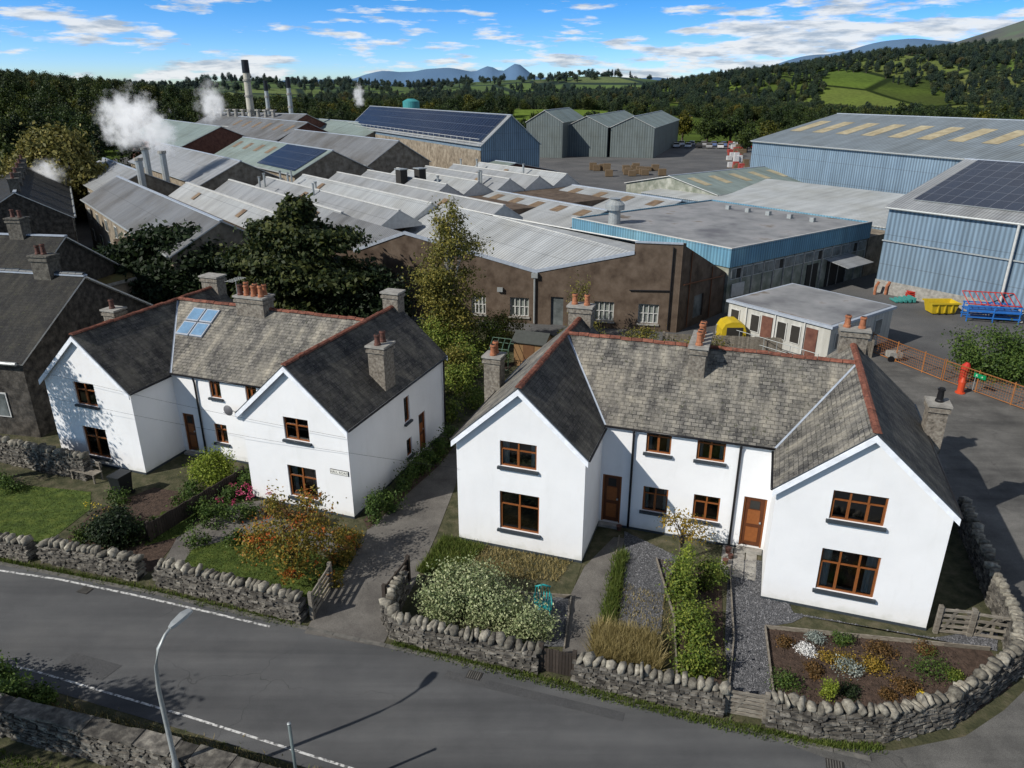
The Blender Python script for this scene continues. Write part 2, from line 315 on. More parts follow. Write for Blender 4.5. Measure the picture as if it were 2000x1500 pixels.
def pair(name,o,ang,G1,G2,yr,dep,ze,zr,rb,spec):
    E=empty(name,(o[0],o[1],0),-math.radians(ang)); Wl=MB();Rf=MB();Wi=MB();Ch=MB();Ex=MB()
    X=(1,0)
    for (x0,x1,y0),fh,side in ((G1+(0,),spec['g1'],spec.get('s1',[])),(G2+(0,),spec['g2'],spec.get('s2',[]))):
        wd=x1-x0; ho=[(a-x0,b-x0,c,e,q) for a,b,c,e,q in fh]
        wall(Wl,(x0,y0),X,(0,-1),[(0,ze),(wd/2,zr),(wd,ze)],ho,MW)
        fr=framefn((x0,y0),X,(0,-1))
        for h in ho: window(Wi,fr,h,3 if h[4]>=10 else 2,.66,curt=h[4]%10)
        hs=[(a,b,c,e) for a,b,c,e,k in side]
        wall(Wl,(x1,y0),(0,1),(1,0),[(0,ze),(dep,ze)],hs,MW)
        fr=framefn((x1,y0),(0,1),(1,0))
        for a,b,c,e,k in side:
            if k=='d': door(Wi,fr,(a,b,c,e))
            else: window(Wi,fr,(a,b,c,e),1,0)
        wall(Wl,(x0,y0),(0,1),(-1,0),[(0,ze),(dep,ze)],[],MW)
        wall(Wl,(x0,dep),X,(0,1),[(0,ze),(wd/2,zr),(wd,ze)],[],MW)
        Wl.box(x0-.015,x1+.015,y0-.015,dep+.015,0,.1,SILL)
        gable_block(Wl,Rf,x0,x1,y0,dep,ze,zr,SL,SLSHADE)
    a0,a1=G1[1],G2[0]; ho=[(a-a0,b-a0,c,e,q) for a,b,c,e,q in spec['r']]
    zw=ze+.1
    wall(Wl,(a0,rb),X,(0,-1),[(0,zw),(a1-a0,zw)],ho,MW)
    fr=framefn((a0,rb),X,(0,-1))
    for h in ho:
        if h[4]=='d': door(Wi,fr,h)
        else: window(Wi,fr,h,2,.7,curt=h[4])
    wall(Wl,(a0,dep-.6),X,(0,1),[(0,ze),(a1-a0,ze)],[],MW)
    Wl.box(a0+.02,a1-.02,rb-.014,rb+.05,0,.1,SILL)
    m1=(G1[0]+G1[1])/2; m2=(G2[0]+G2[1])/2; up=.1
    k=(zr-ze)/(yr-rb); ov=.1; kg=(zr-ze)/((G1[1]-G1[0])/2); kg2=(zr-ze)/((G2[1]-G2[0])/2)
    zf=ze-ov*k+up
    va=G1[1]+ov*k/kg; vb=G2[0]-ov*k/kg2
    Rf.slab([(va,rb-ov,zf),(vb,rb-ov,zf),(m2,yr,zr+up),(m1,yr,zr+up)],.06,SL,SILL)
    Rf.slab([(G1[1],dep-.6,ze+up),(G2[0],dep-.6,ze+up),(m2,yr,zr+up),(m1,yr,zr+up)],.09,SL,SILL)
    ridgeline(Rf,(m1+.1,yr,zr+up+.03),(m2-.1,yr,zr+up+.03))
    for (p,q,s) in (((va,rb-ov,zf),(m1,yr,zr+up),1),((vb,rb-ov,zf),(m2,yr,zr+up),-1)):
        p=Vector(p)+Vector((0,0,.012)); q=Vector(q)+Vector((0,0,.012)); w=.06
        Rf.poly([p,p+Vector((s*w,0,0)),q+Vector((s*w,0,0)),q],LEAD)
        Rf.poly([p,q,q+Vector((0,-w,0)),p+Vector((0,-w,0))] ,LEAD)
    Ex.tube([(va,rb-ov-.04,zf-.03),(vb,rb-ov-.04,zf-.03)],.045,PIPE,8)
    for x in spec['pipes']:
        Ex.tube([(x,rb-ov-.04,zf-.04),(x,rb-.08,ze-.25),(x,rb-.07,ze-.4),(x,rb-.07,.1)],.045,PIPE,8)
    for gx in (G1[0]-.17,G1[1]+.16,G2[0]-.16,G2[1]+.17):
        zz=ze-.07
        if gx in (G1[1]+.16,G2[0]-.16): Ex.tube([(gx,-.12,zz),(gx,rb-.2,zz)],.045,PIPE,8)
        else: Ex.tube([(gx,-.12,zz),(gx,dep,zz)],.045,PIPE,8)
    Ex.tube([(G2[1]+.12,dep-.25,ze-.1),(G2[1]+.08,dep-.25,.1)],.045,PIPE,8)
    for c in spec['ch']:
        x0,x1,y0,y1,z0,z1,pl,pm=c; stack(Ch,x0,x1,y0,y1,z0,z1); pots(Ch,[(a,b,z1) for a,b in pl],.5,.12,pm)
    Wl.obj("walls",E); Rf.obj("roof",E); Wi.obj("windows_and_doors",E); Ch.obj("chimneys",E); Ex.obj("gutters_and_pipes",E,True)
    return E
SA=dict(g1=[(1.67,3.03,3.45,4.45,1),(1.65,3.15,.85,2.42,2)],g2=[(12.6,14.16,3.45,4.47,10),(12.58,14.3,.81,2.36,11)],
 r=[(6.41,7.32,3.42,4.36,1),(8.24,9.24,3.42,4.36,1),(6.43,7.37,.93,1.98,1),(8.31,9.26,.93,1.98,0),(4.86,5.6,.14,2.22,'d'),(10.08,10.88,.14,2.22,'d')],
 pipes=[5.95,9.75],
 ch=[(-.7,-.02,4.7,5.35,0,5.75,[(-.36,4.9),(-.36,5.2)],None),(1.9,2.9,8.35,8.95,0,7.15,[(2.1,8.65),(2.65,8.65)],POT),
     (7.5,8.1,4.9,6.9,4.5,7.0,[(7.8,5.15),(7.8,5.65),(7.8,6.15),(7.8,6.65)],None),(12.95,13.95,8.4,9.0,0,7.2,[(13.15,8.7),(13.7,8.7)],POT),
     (15.97,16.6,5.7,6.4,0,5.5,[(16.3,6.05)],PIPE)])
HA=pair("white_semi_detached_house",(-2.01,24.08),18.75,(0,4.78),(10.97,15.96),6.2,8.75,4.3,6.5,2.8,SA)
SB=dict(g2=[(-2.86,-1.72,3.08,4.05,0),(-2.94,-1.6,.5,1.92,1)],g1=[(-13.78,-12.6,2.98,4.05,0),(-13.85,-12.5,.45,1.9,0)],
 r=[(-8.55,-7.95,3.1,4.05,0),(-6.6,-6.0,3.1,4.05,0),(-8.65,-7.95,.85,1.8,0),(-10.4,-9.75,.12,2.05,'d')],
 s2=[(4.55,5.05,2.2,3.4,'w'),(5.85,6.5,.12,2.05,'d'),(4.6,5.1,.5,1.35,'w')],
 pipes=[-9.3],
 ch=[(-9.15,-7.6,5.5,6.3,4,6.95,[(-8.95,5.7),(-8.6,5.7),(-8.2,5.7),(-7.8,5.7),(-8.9,6.1),(-8.4,6.1),(-7.9,6.1)],None),
     (-.85,-.12,3.3,4.15,0,6.15,[(-.48,3.5),(-.48,3.95)],POTD),(-2.9,-2.1,8.3,8.95,0,7.0,[],None),(-13.6,-12.6,8.3,8.95,0,6.9,[],None),
     (-16.25,-15.52,4.3,5.0,0,5.9,[(-15.9,4.6)],POTD)])
HB=pair("white_semi_detached_house",(-6.28,25.5),20.,(-15.5,-10.6),(-4.85,0),6.0,8.7,4.0,6.2,2.4,SB)
mb=MB(); kb=(6.2-4.0)/(6.0-2.4)
VEL=M("rooflight_glass",(.16,.28,.42),3,.12,spec=.8)
for x in (-11.7,-10.9):
    def q(a,b,dz): return (a,b,4.0+(b-2.4)*kb+.1+dz)
    for (b0,b1) in ((4.1,4.8),(4.86,5.55)):
        mb.slab([q(x,b0,.09),q(x+.72,b0,.09),q(x+.72,b1,.09),q(x,b1,.09)],.1,LEAD)
        mb.poly([q(x+.06,b0+.06,.1),q(x+.66,b0+.06,.1),q(x+.66,b1-.06,.1),q(x+.06,b1-.06,.1)],VEL)
mb.obj("rooflights",HB)
DSH=M("dish_grey",(.12,.12,.13),3,.5); mb=MB()
for i in range(6):
    r0,r1=.25*i/6,.25*(i+1)/6
    for a in range(16):
        t0,t1=a*math.pi/8,(a+1)*math.pi/8
        f_=lambda r,t:(-7.4+r*math.cos(t),2.1+r*r*1.2-.1,2.75+r*math.sin(t))
        mb.poly([f_(r0,t0),f_(r1,t0),f_(r1,t1),f_(r0,t1)],DSH)
mb.tube([(-7.4,2.38,2.6),(-7.4,2.1,2.7)],.02,DSH); mb.tube([(-7.4,2.0,2.6),(-7.4,1.78,2.78)],.012,DSH)
mb.obj("satellite_dish",HB)
mb=MB(); mb.tube([(-9.3,5.9,6.2),(-9.3,5.9,7.7)],.02,GALV,6); mb.tube([(-9.3,5.4,7.6),(-9.3,6.4,7.6)],.012,GALV,5)
for k in range(7): mb.tube([(-9.55,5.45+k*.15,7.6),(-9.05,5.45+k*.15,7.6)],.008,GALV,4)
mb.obj("tv_aerial",HB)
def cable(p,q,sag,r=.005):
    p=Vector(p);q=Vector(q); mb=MB(); n=16
    mb.tube([p+(q-p)*(i/n)-Vector((0,0,sag*4*(i/n)*(1-i/n))) for i in range(n+1)],r,PIPE,5); return mb.obj("overhead_cable")
cable((-1.98,23.98,3.1),(-34,34.2,5.0),.7); cable((-6.3,25.3,3.7),(-34,34.9,6.2),.5)
SGN=M("sign_white",(.7,.7,.66),3,.5); BLK=M("sign_black",(.015,.015,.015),3,.5)
def text(body,size,mat,parent,loc,rot,name,ext=.003):
    c=bpy.data.curves.new(name,'FONT'); c.body=body; c.size=size; c.extrude=ext; c.align_x='CENTER'; c.align_y='CENTER'; c.materials.append(mat)
    o=bpy.data.objects.new(name,c); COL.objects.link(o); o.parent=parent; o.location=loc; o.rotation_euler=rot; return o
RS=empty("road_name_sign",(-6.28,25.5,0),-math.radians(20)); mb=MB()
mb.box(-.9,-.08,-.03,-.003,1.91,2.12,BLK); mb.box(-.885,-.095,-.036,-.031,1.925,2.105,SGN); mb.obj("plate",RS)
text("HALL ROAD",.15,BLK,RS,(-.49,-.037,2.012),(math.pi/2,0,0),"lettering",.001)
# ------------------------------------------------------------------ foliage
def mesh_np(name,V,F,mats,mi=None,parent=None,link=True):
    me=bpy.data.meshes.new(name); k=F.shape[1]
    me.vertices.add(len(V)); me.vertices.foreach_set("co",V.astype(np.float32).ravel())
    me.loops.add(F.size); me.loops.foreach_set("vertex_index",F.astype(np.int32).ravel())
    me.polygons.add(len(F)); me.polygons.foreach_set("loop_start",np.arange(0,F.size,k,dtype=np.int32)); me.polygons.foreach_set("loop_total",np.full(len(F),k,dtype=np.int32))
    for m in mats: me.materials.append(m)
    if mi is not None: me.polygons.foreach_set("material_index",mi)
    me.update(calc_edges=True); o=bpy.data.objects.new(name,me)
    if link: COL.objects.link(o)
    if parent: o.parent=parent
    return o
def leafverts(blobs,n,size,nclump=14,cs=.28,flat=0,shell=.45):
    w=np.array([(b[3]*b[4]*b[5])**(2/3) for b in blobs]); w/=w.sum(); Vs=[]
    for b,k in zip(blobs,w):
        m=max(4,int(n*k)); nc=nclump
        d=RNG.normal(size=(nc,3)); d/=np.linalg.norm(d,axis=1)[:,None]; r=shell+(1-shell)*RNG.random((nc,1))**.5
        C=d*r*.85; cw=RNG.integers(0,nc,m); off=RNG.normal(size=(m,3))*cs*RNG.uniform(.6,1.2,(nc,1))[cw]
        P=C[cw]+off; P=P*np.array(b[3:6])+np.array(b[0:3])
        out=P-np.array(b[0:3]); out/=np.linalg.norm(out,axis=1)[:,None]+1e-6
        nr=RNG.normal(size=(m,3))+out*.9+np.array([0,0,.5+flat]); nr/=np.linalg.norm(nr,axis=1)[:,None]
        t=np.cross(nr,RNG.normal(size=(m,3))); t/=np.linalg.norm(t,axis=1)[:,None]+1e-6; s=np.cross(nr,t)
        sz=size*RNG.uniform(.6,1.35,(m,1)); t=t*sz; s=s*sz*.62
        Vs.append(np.stack([P-t,P-s*.9,P+t,P+s*.9],1).reshape(-1,3))
    V=np.concatenate(Vs); V[:,2]=np.maximum(V[:,2],.02); return V,np.arange(len(V)).reshape(-1,4)
def bush(name,blobs,n,size,mat,nclump=14,cs=.28,parent=None,flat=0):
    V,F=leafverts(blobs,n,size,nclump,cs,flat); return mesh_np(name,V,F,[mat],None,parent)
BARK=M("bark",[(.3,(.05,.04,.03)),(.7,(.14,.11,.09))],6,.95,sc=(1,1,.3),bmp=.5)
BIRCHB=M("birch_bark",[(.4,(.08,.07,.06)),(.55,(.5,.48,.44))],5,.8,sc=(1,1,3))
def tree(name,x,y,h,tr,blobs,n,size,mat,bark=BARK,limbs=7,nclump=14,cs=.28,z0=0,flat=0):
    E=empty(name,(x,y,z0)); mb=MB(); 
    pts=[(0,0,0),(R(-.1,.1),R(-.1,.1),h*.3),(R(-.15,.15),R(-.15,.15),h*.6),(R(-.1,.1),R(-.1,.1),h*.92)]
    mb.tube(pts,[tr,tr*.75,tr*.45,tr*.1],bark,8)
    for i in range(limbs):
        b=blobs[i%len(blobs)]; z=h*R(.2,.6); q=Vector((b[0]+R(-.5,.5)*b[3],b[1]+R(-.5,.5)*b[4],b[2]+R(-.3,.5)*b[5])); p=Vector((0,0,min(z,q.z)))
        mid=(p+q)/2+Vector((R(-.1,.1),R(-.1,.1),R(0,.2)))*h*.1
        mb.tube([p,mid,q],[tr*.4,tr*.25,tr*.06],bark,6)
    mb.obj("trunk_and_limbs",E,True,False)
    V,F=leafverts(blobs,n,size,nclump,cs,flat); mesh_np("foliage",V,F,[mat],None,E); return E
def grass(name,region,n,h,mat,parent=None,w=.012):
    P=region(n); m=len(P); ang=RNG.uniform(0,2*math.pi,m); hh=h*RNG.uniform(.4,1.3,m); d=np.stack([np.cos(ang),np.sin(ang)],1)*w*RNG.uniform(.7,2,(m,1))
    le=RNG.normal(size=(m,2))*hh[:,None]*.35
    V=np.zeros((m,3,3)); V[:,0,:2]=P-d; V[:,1,:2]=P+d; V[:,2,:2]=P+le; V[:,2,2]=hh; 
    return mesh_np(name,V.reshape(-1,3),np.arange(m*3).reshape(-1,3),[mat],None,parent)
def polyregion(poly):
    poly=np.array(poly); mn=poly.min(0); mx=poly.max(0)
    def f_(n):
        out=[]
        while sum(map(len,out))<n:
            P=RNG.uniform(mn,mx,(n*2,2)); ins=np.zeros(len(P),bool); j=len(poly)-1
            for i in range(len(poly)):
                xi,yi=poly[i]; xj,yj=poly[j]
                c=((yi>P[:,1])!=(yj>P[:,1]))&(P[:,0]<(xj-xi)*(P[:,1]-yi)/(yj-yi+1e-9)+xi); ins^=c; j=i
            out.append(P[ins])
        return np.concatenate(out)[:n]
    return f_
def lineregion(pts,w):
    pts=np.array(pts,float)
    def f_(n):
        L=np.linalg.norm(np.diff(pts,axis=0),axis=1); c=RNG.choice(len(L),n,p=L/L.sum()); t=RNG.random((n,1))
        cl=np.sin(t[:,0]*40+c*3)+np.sin(t[:,0]*97); k=np.where(cl[:,None]>-.6,1,.2)
        return pts[c]*(1-t)+pts[c+1]*t+RNG.normal(size=(n,2))*w*k
    return f_
G_MID=leafmat("leaf_green",(.015,.035,.008),(.045,.085,.016),(.1,.15,.03),1.5)
G_DARK=leafmat("leaf_dark_evergreen",(.005,.011,.005),(.012,.025,.009),(.03,.048,.015),.8)
G_CEDAR=leafmat("leaf_cedar",(.008,.018,.007),(.025,.04,.011),(.08,.09,.022),.5)
G_YEL=leafmat("leaf_golden",(.06,.09,.01),(.16,.22,.02),(.3,.34,.05),2)
G_BIRCH=leafmat("leaf_birch",(.035,.045,.01),(.12,.12,.025),(.27,.23,.05),.9)
G_WILLOW=leafmat("leaf_willow",(.05,.052,.015),(.14,.135,.035),(.28,.24,.07),.5)
G_CHERRY=leafmat("leaf_cherry",(.03,.05,.01),(.14,.13,.02),(.32,.2,.03),1.2,hot=(.42,.095,.018))
G_VAR=leafmat("leaf_variegated",(.04,.06,.02),(.2,.25,.11),(.5,.52,.3),3)
G_BROWN=leafmat("leaf_brownish",(.03,.02,.008),(.1,.06,.02),(.2,.11,.04),2)
G_ORG=leafmat("leaf_orange",(.07,.05,.01),(.2,.15,.02),(.38,.24,.04),2)
G_GREY=leafmat("leaf_silver",(.08,.1,.09),(.2,.24,.22),(.4,.44,.4),3)
G_LIME=leafmat("leaf_limey",(.03,.06,.01),(.1,.15,.02),(.24,.27,.05),2.2)
G_GRASS=leafmat("grass_blade",(.03,.055,.01),(.08,.12,.02),(.17,.2,.05),1.5)
G_STRAW=leafmat("straw_grass",(.1,.09,.03),(.25,.2,.08),(.42,.35,.17),2)
F_PINK=leafmat("flower_pink",(.3,.02,.08),(.5,.05,.15),(.7,.2,.3),4); F_WHITE=leafmat("flower_white",(.5,.5,.48),(.7,.7,.68),(.8,.8,.8),4)
F_YEL=leafmat("flower_yellow",(.5,.35,.02),(.65,.5,.03),(.75,.6,.1),4)
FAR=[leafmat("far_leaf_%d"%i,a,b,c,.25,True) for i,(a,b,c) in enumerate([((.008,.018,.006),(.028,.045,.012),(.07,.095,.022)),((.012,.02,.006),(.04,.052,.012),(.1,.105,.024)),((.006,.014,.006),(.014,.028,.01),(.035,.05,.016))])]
# ------------------------------------------------------------------ terrain
def gs(x,y,cx,cy,sx,sy): return np.exp(-((x-cx)/sx)**2/2-((y-cy)/sy)**2/2)
def H_(x,y):
    x=np.asarray(x,float);y=np.asarray(y,float)
    h=27*gs(x,y,-390,450,120,150)+5*gs(x,y,-190,330,70,90)
    h+=9*gs(x,y,45,430,75,50)
    h+=250*gs(x,y,1480,1700,390,420)+44*gs(x,y,520,1050,260,120)+34*gs(x,y,260,1500,330,120)+60*gs(x,y,900,1150,240,180)
    h+=30*gs(x,y,-700,1500,450,220)+95*gs(x,y,1500,3000,420,300)+215*gs(x,y,2250,4300,430,500)+90*gs(x,y,1400,4200,600,300)
    h+=150*gs(x,y,-900,8500,450,300)*(1+.3*np.sin(x/130.))+150*gs(x,y,-100,8500,200,300)*(1+.35*np.sin(x/60.))+80*gs(x,y,-1800,8300,700,300)+110*gs(x,y,900,8300,900,300)
    k=np.clip((np.hypot(x,y)-260)/400,0,1); h+=k*(4*np.sin(x/90.+.5)*np.cos(y/120.)+2.*np.sin(x/37.+y/53.)-8)
    h+=np.clip((y-1500)/3000,0,1)*(12*np.sin(x/210.)+8*np.sin(x/77.+1)+16)
    return h*np.clip((np.hypot(x,y)-245)/70,0,1)*1.0 + 5*gs(x,y,-190,215,50,70)*np.clip((-x-95)/60,0,1)
nr=150
rr=np.concatenate([np.linspace(0,150,8)[1:],np.geomspace(160,14000,nr)])
aa=np.concatenate([np.radians(np.linspace(-62,62,320)),np.radians(np.linspace(62,298,60))[1:-1]])
Rr,Aa=np.meshgrid(rr,aa,indexing='ij'); X=Rr*np.sin(Aa);Y=Rr*np.cos(Aa);Z=H_(X,Y)
nA=len(aa); V=np.stack([X,Y,Z],-1).reshape(-1,3)
i,j=np.meshgrid(np.arange(len(rr)-1),np.arange(nA),indexing='ij'); i=i.ravel();j=j.ravel();j2=(j+1)%nA
F=np.stack([i*nA+j,i*nA+j2,(i+1)*nA+j2,(i+1)*nA+j],1)[:,::-1]
def terrmat():
    m,nt,b=newmat("hill_grassland"); v=coord(nt,'World'); 
    n1=noise(nt,v,.009,3,.5); col=ramp(nt,n1,[(.38,(.045,.07,.018)),(.5,(.095,.14,.03)),(.62,(.07,.09,.03))])
    vo=N(nt,"ShaderNodeTexVoronoi"); vo.inputs["Scale"].default_value=.009; nt.links.new(v,vo.inputs["Vector"])
    col=mixc(nt,.55,col,ramp(nt,vo.outputs["Color"],[(.2,(.045,.06,.02)),(.6,(.12,.18,.035)),(.9,(.16,.155,.06))]))
    ve=N(nt,"ShaderNodeTexVoronoi",feature='DISTANCE_TO_EDGE'); ve.inputs["Scale"].default_value=.009; nt.links.new(v,ve.inputs["Vector"])
    col=mixc(nt,ramp(nt,ve.outputs[0],[(.02,(1,1,1)),(.045,(0,0,0))]),col,(.02,.03,.012))
    col=mixc(nt,1.,col,ramp(nt,noise(nt,v,.25,5),[(.3,(.75,.75,.75)),(.7,(1.2,1.2,1.1))]),'MULTIPLY')
    sx=N(nt,"ShaderNodeSeparateXYZ"); nt.links.new(v,sx.inputs[0])
    hz=N(nt,"ShaderNodeMapRange"); hz.inputs[1].default_value=50; hz.inputs[2].default_value=100; nt.links.new(sx.outputs[2],hz.inputs[0])
    col=mixc(nt,hz.outputs[0],col,ramp(nt,noise(nt,v,.01,5),[(.35,(.06,.05,.028)),(.5,(.1,.085,.035)),(.65,(.1,.12,.035))]))
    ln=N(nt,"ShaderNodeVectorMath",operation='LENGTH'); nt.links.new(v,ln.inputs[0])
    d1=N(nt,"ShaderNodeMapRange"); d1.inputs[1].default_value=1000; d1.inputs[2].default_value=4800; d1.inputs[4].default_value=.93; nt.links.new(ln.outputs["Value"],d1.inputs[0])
    col=mixc(nt,d1.outputs[0],col,(.10,.18,.30))  # aerial perspective mixed into the base colour: far hills turn hazy blue
    nt.links.new(col,b.inputs["Base Color"]); b.inputs["Roughness"].default_value=1; b.inputs["Specular IOR Level"].default_value=0; return m
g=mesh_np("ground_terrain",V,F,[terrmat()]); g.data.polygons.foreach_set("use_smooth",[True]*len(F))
def sheet(name,pts,z,mat):
    bm=bmesh.new(); vs=[bm.verts.new((x,y,z)) for x,y in pts]; f_=bm.faces.new(vs)
    bmesh.ops.recalc_face_normals(bm,faces=bm.faces); bmesh.ops.triangulate(bm,faces=bm.faces[:])
    me=bpy.data.meshes.new(name); bm.to_mesh(me); bm.free()
    me.materials.append(mat); o=bpy.data.objects.new(name,me); COL.objects.link(o)
    return o
sheet("garden_ground",[(-60,-10),(60,-30),(60,60),(30,90),(-110,120),(-110,10)],.006,WEED)
sheet("factory_yard",[(10.5,46.5),(22,44.9),(27.2,35.6),(60,20),(130,60),(130,205),(95,238),(-60,238),(-110,205),(-60,72),(-30,60)],.012,YARD)
kerb=[(-70,37.5),(-40,29),(-18.6,22.45),(-12.2,20.75),(-6.5,18.95),(0,17.0),(6.6,14.85),(9.2,14.0)]
far=[(-70,31.5),(-40,23.4),(-14.2,16.75),(-8.9,15.05),(-3.9,13.4),(2,11.4),(12,7.5),(40,-3)]
sheet("road",kerb+[(10.8,14.3),(13,15),(15.2,16.6),(16.6,19),(17.1,21.5),(18.2,25),(21,33),(23.6,41),(24.0,42.6),(27.4,36.2),(45,27),(45,-3)]+far[::-1],.016,ASPH)
sheet("side_road",[(6.7,14.85),(8.1,14.45),(9.9,14.35),(12.0,14.8),(13.6,15.7),(15.3,16.9),(16.1,18.5),(16.6,20.4),(17.4,22.6),(18.3,25.6),(18.3,30),(19.5,36),(22.6,44.9),(24.0,42.8),(27.3,36.3),(36,30),(36,14),(26,8.5),(14,10.5),(9.0,13.6)],.021,ASPH2)
def strip(name,pts,w,z,mat):
    mb=MB()
    for (a,b) in zip(pts,pts[1:]):
        a=Vector((*a,z));b=Vector((*b,z)); d=(b-a).normalized(); n=Vector((-d.y,d.x,0))*w/2
        mb.poly([a-n,b-n,b+n,a+n],mat)
    return mb.obj(name)
strip("road_edge_line",[(-40,28.55),(-18.6,22.15),(-15.8,21.55),(-12.8,20.7),(-10.2,19.9),(-7.7,19.1)],.085,.026,WHITE)
strip("road_edge_line",[(-40,24.3),(-14.0,17.15),(-8.8,15.45),(-3.9,13.75),(2,11.7)],.07,.026,WHITE)
PATCH=asph("road_repair_patch",(.05,.051,.053),(.062,.063,.065),(.075,.075,.075),.8,False)
GRT=M("cast_iron",(.03,.028,.026),8,.6,bmp=.4)
sheet("road_repair_patch",[(-13.6,17.3),(-11.9,16.8),(-11.6,17.4),(-13.3,17.95)],.024,PATCH); sheet("road_repair_patch",[(-2,16.9),(3,15.3),(3.1,15.6),(-1.9,17.2)],.024,PATCH)
for x,y in ((-14.6,20.95),(-1.1,17.0),(8.2,13.9)):
    mb=MB(); fr=lambda a,b,c:(x+a*.953+b*.3,y-a*.3+b*.953,c); mb.box(-.22,.22,-.16,.16,.02,.03,GRT,fr)
    for k in range(6): mb.box(-.19+k*.065,-.165+k*.065,-.14,.14,.03,.036,KERB,fr)
    mb.obj("drain_grate")
mb=MB()
for a,b in zip(kerb[1:],kerb[2:]):
    a=Vector((*a,0));b=Vector((*b,0));d=(b-a);L=d.length;d/=L;n=Vector((-d.y,d.x,0)); s=0
    while s<L-.05:
        e=min(s+.9,L); P=[a+d*(s+.01),a+d*(e-.01),a+d*(e-.01)+n*.14,a+d*(s+.01)+n*.14]
        lo=[(q.x,q.y,.0) for q in P]; hi=[(q.x,q.y,.045) for q in P]; mb.poly(hi,KERB); mb.poly([lo[0],lo[1],hi[1],hi[0]],KERB); s=e
mb.obj("kerb")
sheet("driveway",[(-6.55,18.8),(-4.0,18.2),(-3.4,21.2),(-2.9,24.4),(-2.4,28.5),(-1.6,33),(-4.6,34.5),(-3.6,32.5),(-5.0,27.8),(-5.6,25.0),(-5.8,22.6),(-6.3,20.8)],.022,CPATH)
lawnA=[(-25,28.9),(-17.9,27.6),(-17.2,26.2),(-17.6,23.6),(-25,25.6)]; lawnB=[(-12.0,23.4),(-9.6,24.6),(-5.9,22.3),(-6.7,19.9),(-11.7,21.6)]; lawnC=[(-14.2,26),(-12.6,26.3),(-12.6,24.3),(-13.8,23.6)]
sheet("lawn",lawnA,.02,LAWN); sheet("lawn",lawnB,.02,LAWN); sheet("lawn",lawnC,.02,LAWN)
sheet("garden_path",[(-12.6,22.3),(-11.9,21.9),(-11.9,23.4),(-9.6,24.7),(-6.0,22.8),(-5.7,23.6),(-9.3,25.9),(-10.4,26.9),(-11.4,26.6),(-12.8,24.2)],.024,CPATH)
sheet("gravel_bed",[(4.35,24.6),(6.1,22.9),(5.2,20.9),(4.3,17.1),(3.0,17.5),(3.9,21.5)],.022,GRAV)
sheet("gravel_bed",[(7.9,22.8),(9.5,22.6),(9.2,19.8),(14.8,18.0),(15.3,18.8),(14.6,18.9),(13.2,18.6),(9.5,19.6),(9.0,19.3),(8.1,19.1),(7.2,15.7),(6.1,15.95),(6.6,18.4)],.022,GRAV)
sheet("weedy_bed",[(-2.0,23.9),(2.5,22.4),(2.0,20.6),(-.5,21.0),(-2.4,21.6)],.02,WEED)
sheet("gravel_bed",[(.4,20.9),(1.9,20.5),(1.6,18.2),(.6,18.2)],.026,GRAV)
sheet("garden_path",[(2.6,22.3),(3.9,24.2),(4.3,24.1),(3.5,21.2),(2.5,17.4),(1.5,17.7),(1.9,20.5)],.024,CPATH)
sheet("soil_bed",[(8.05,19.0),(13.3,18.2),(14.6,18.0),(14.4,16.6),(12.4,15.4),(9.8,14.9),(7.6,15.2),(7.3,15.7)],.03,SOIL)
sheet("soil_bed",[(-2.6,32.5),(-3.3,30.0),(-5.6,24.7),(-5.9,25.4),(-4.6,29),(-3.4,32.9)],.03,SOIL)
sheet("soil_bed",[(5.3,22.8),(7.4,21.9),(6.5,18.2),(5.9,16.2),(4.9,16.4),(5.3,19.5)],.028,SOIL)
sheet("soil_bed",[(-17,23.1),(-12.8,22.0),(-12.7,24.6),(-11.5,26.8),(-15.4,28),(-17,26)],.018,SOIL)
sheet("soil_bed",[(-9.3,26.1),(-10.4,27.1),(-12.2,27.6),(-11.8,29.3),(-9.8,29.6),(-9.0,27.5)],.018,SOIL)
def pebbles(name,poly,n,r,mat):
    P=polyregion(poly)(n)
    B=np.array([[1,0,0],[-1,0,0],[0,1,0],[0,-1,0],[0,0,1]],float); Fb=np.array([[0,2,4],[2,1,4],[1,3,4],[3,0,4]])
    s=r*RNG.uniform(.4,1.4,(n,1,1)); V=B[None]*s*RNG.uniform(.7,1.3,(n,5,1)); V[:,:,:2]+=P[:,None,:]; V[:,:,2]+=.03
    F=(Fb[None]+np.arange(n)[:,None,None]*5).reshape(-1,3); mesh_np(name,V.reshape(-1,3),F,[mat])
PEB=M("slate_chips",[(.3,(.05,.052,.058)),(.7,(.2,.2,.21))],9,.9,'World',island=.5)
pebbles("gravel",[(4.35,24.6),(6.1,22.9),(5.2,20.9),(4.3,17.1),(3.0,17.5),(3.9,21.5)],5000,.022,PEB)
pebbles("gravel",[(7.9,22.8),(9.5,22.6),(9.2,19.8),(14.8,18.0),(15.3,18.8),(13.2,18.6),(9.5,19.6),(8.1,19.1),(7.2,15.7),(6.1,15.95),(6.6,18.4)],8000,.022,PEB)
pebbles("soil_clods",[(8.05,19.0),(13.3,18.2),(14.4,16.6),(12.4,15.4),(9.8,14.9),(7.3,15.7)],3500,.03,SOIL)
mb=MB()
for a in range(3):
    for b in range(5): mb.box(9.55+a*.42,9.93+a*.42,.9+b*.38,1.25+b*.38,.0,.045,CONC,lambda x,y,z:(-2.01+x*.947+y*.3214,24.08-x*.3214+y*.947,z))
mb.obj("paving_slabs")
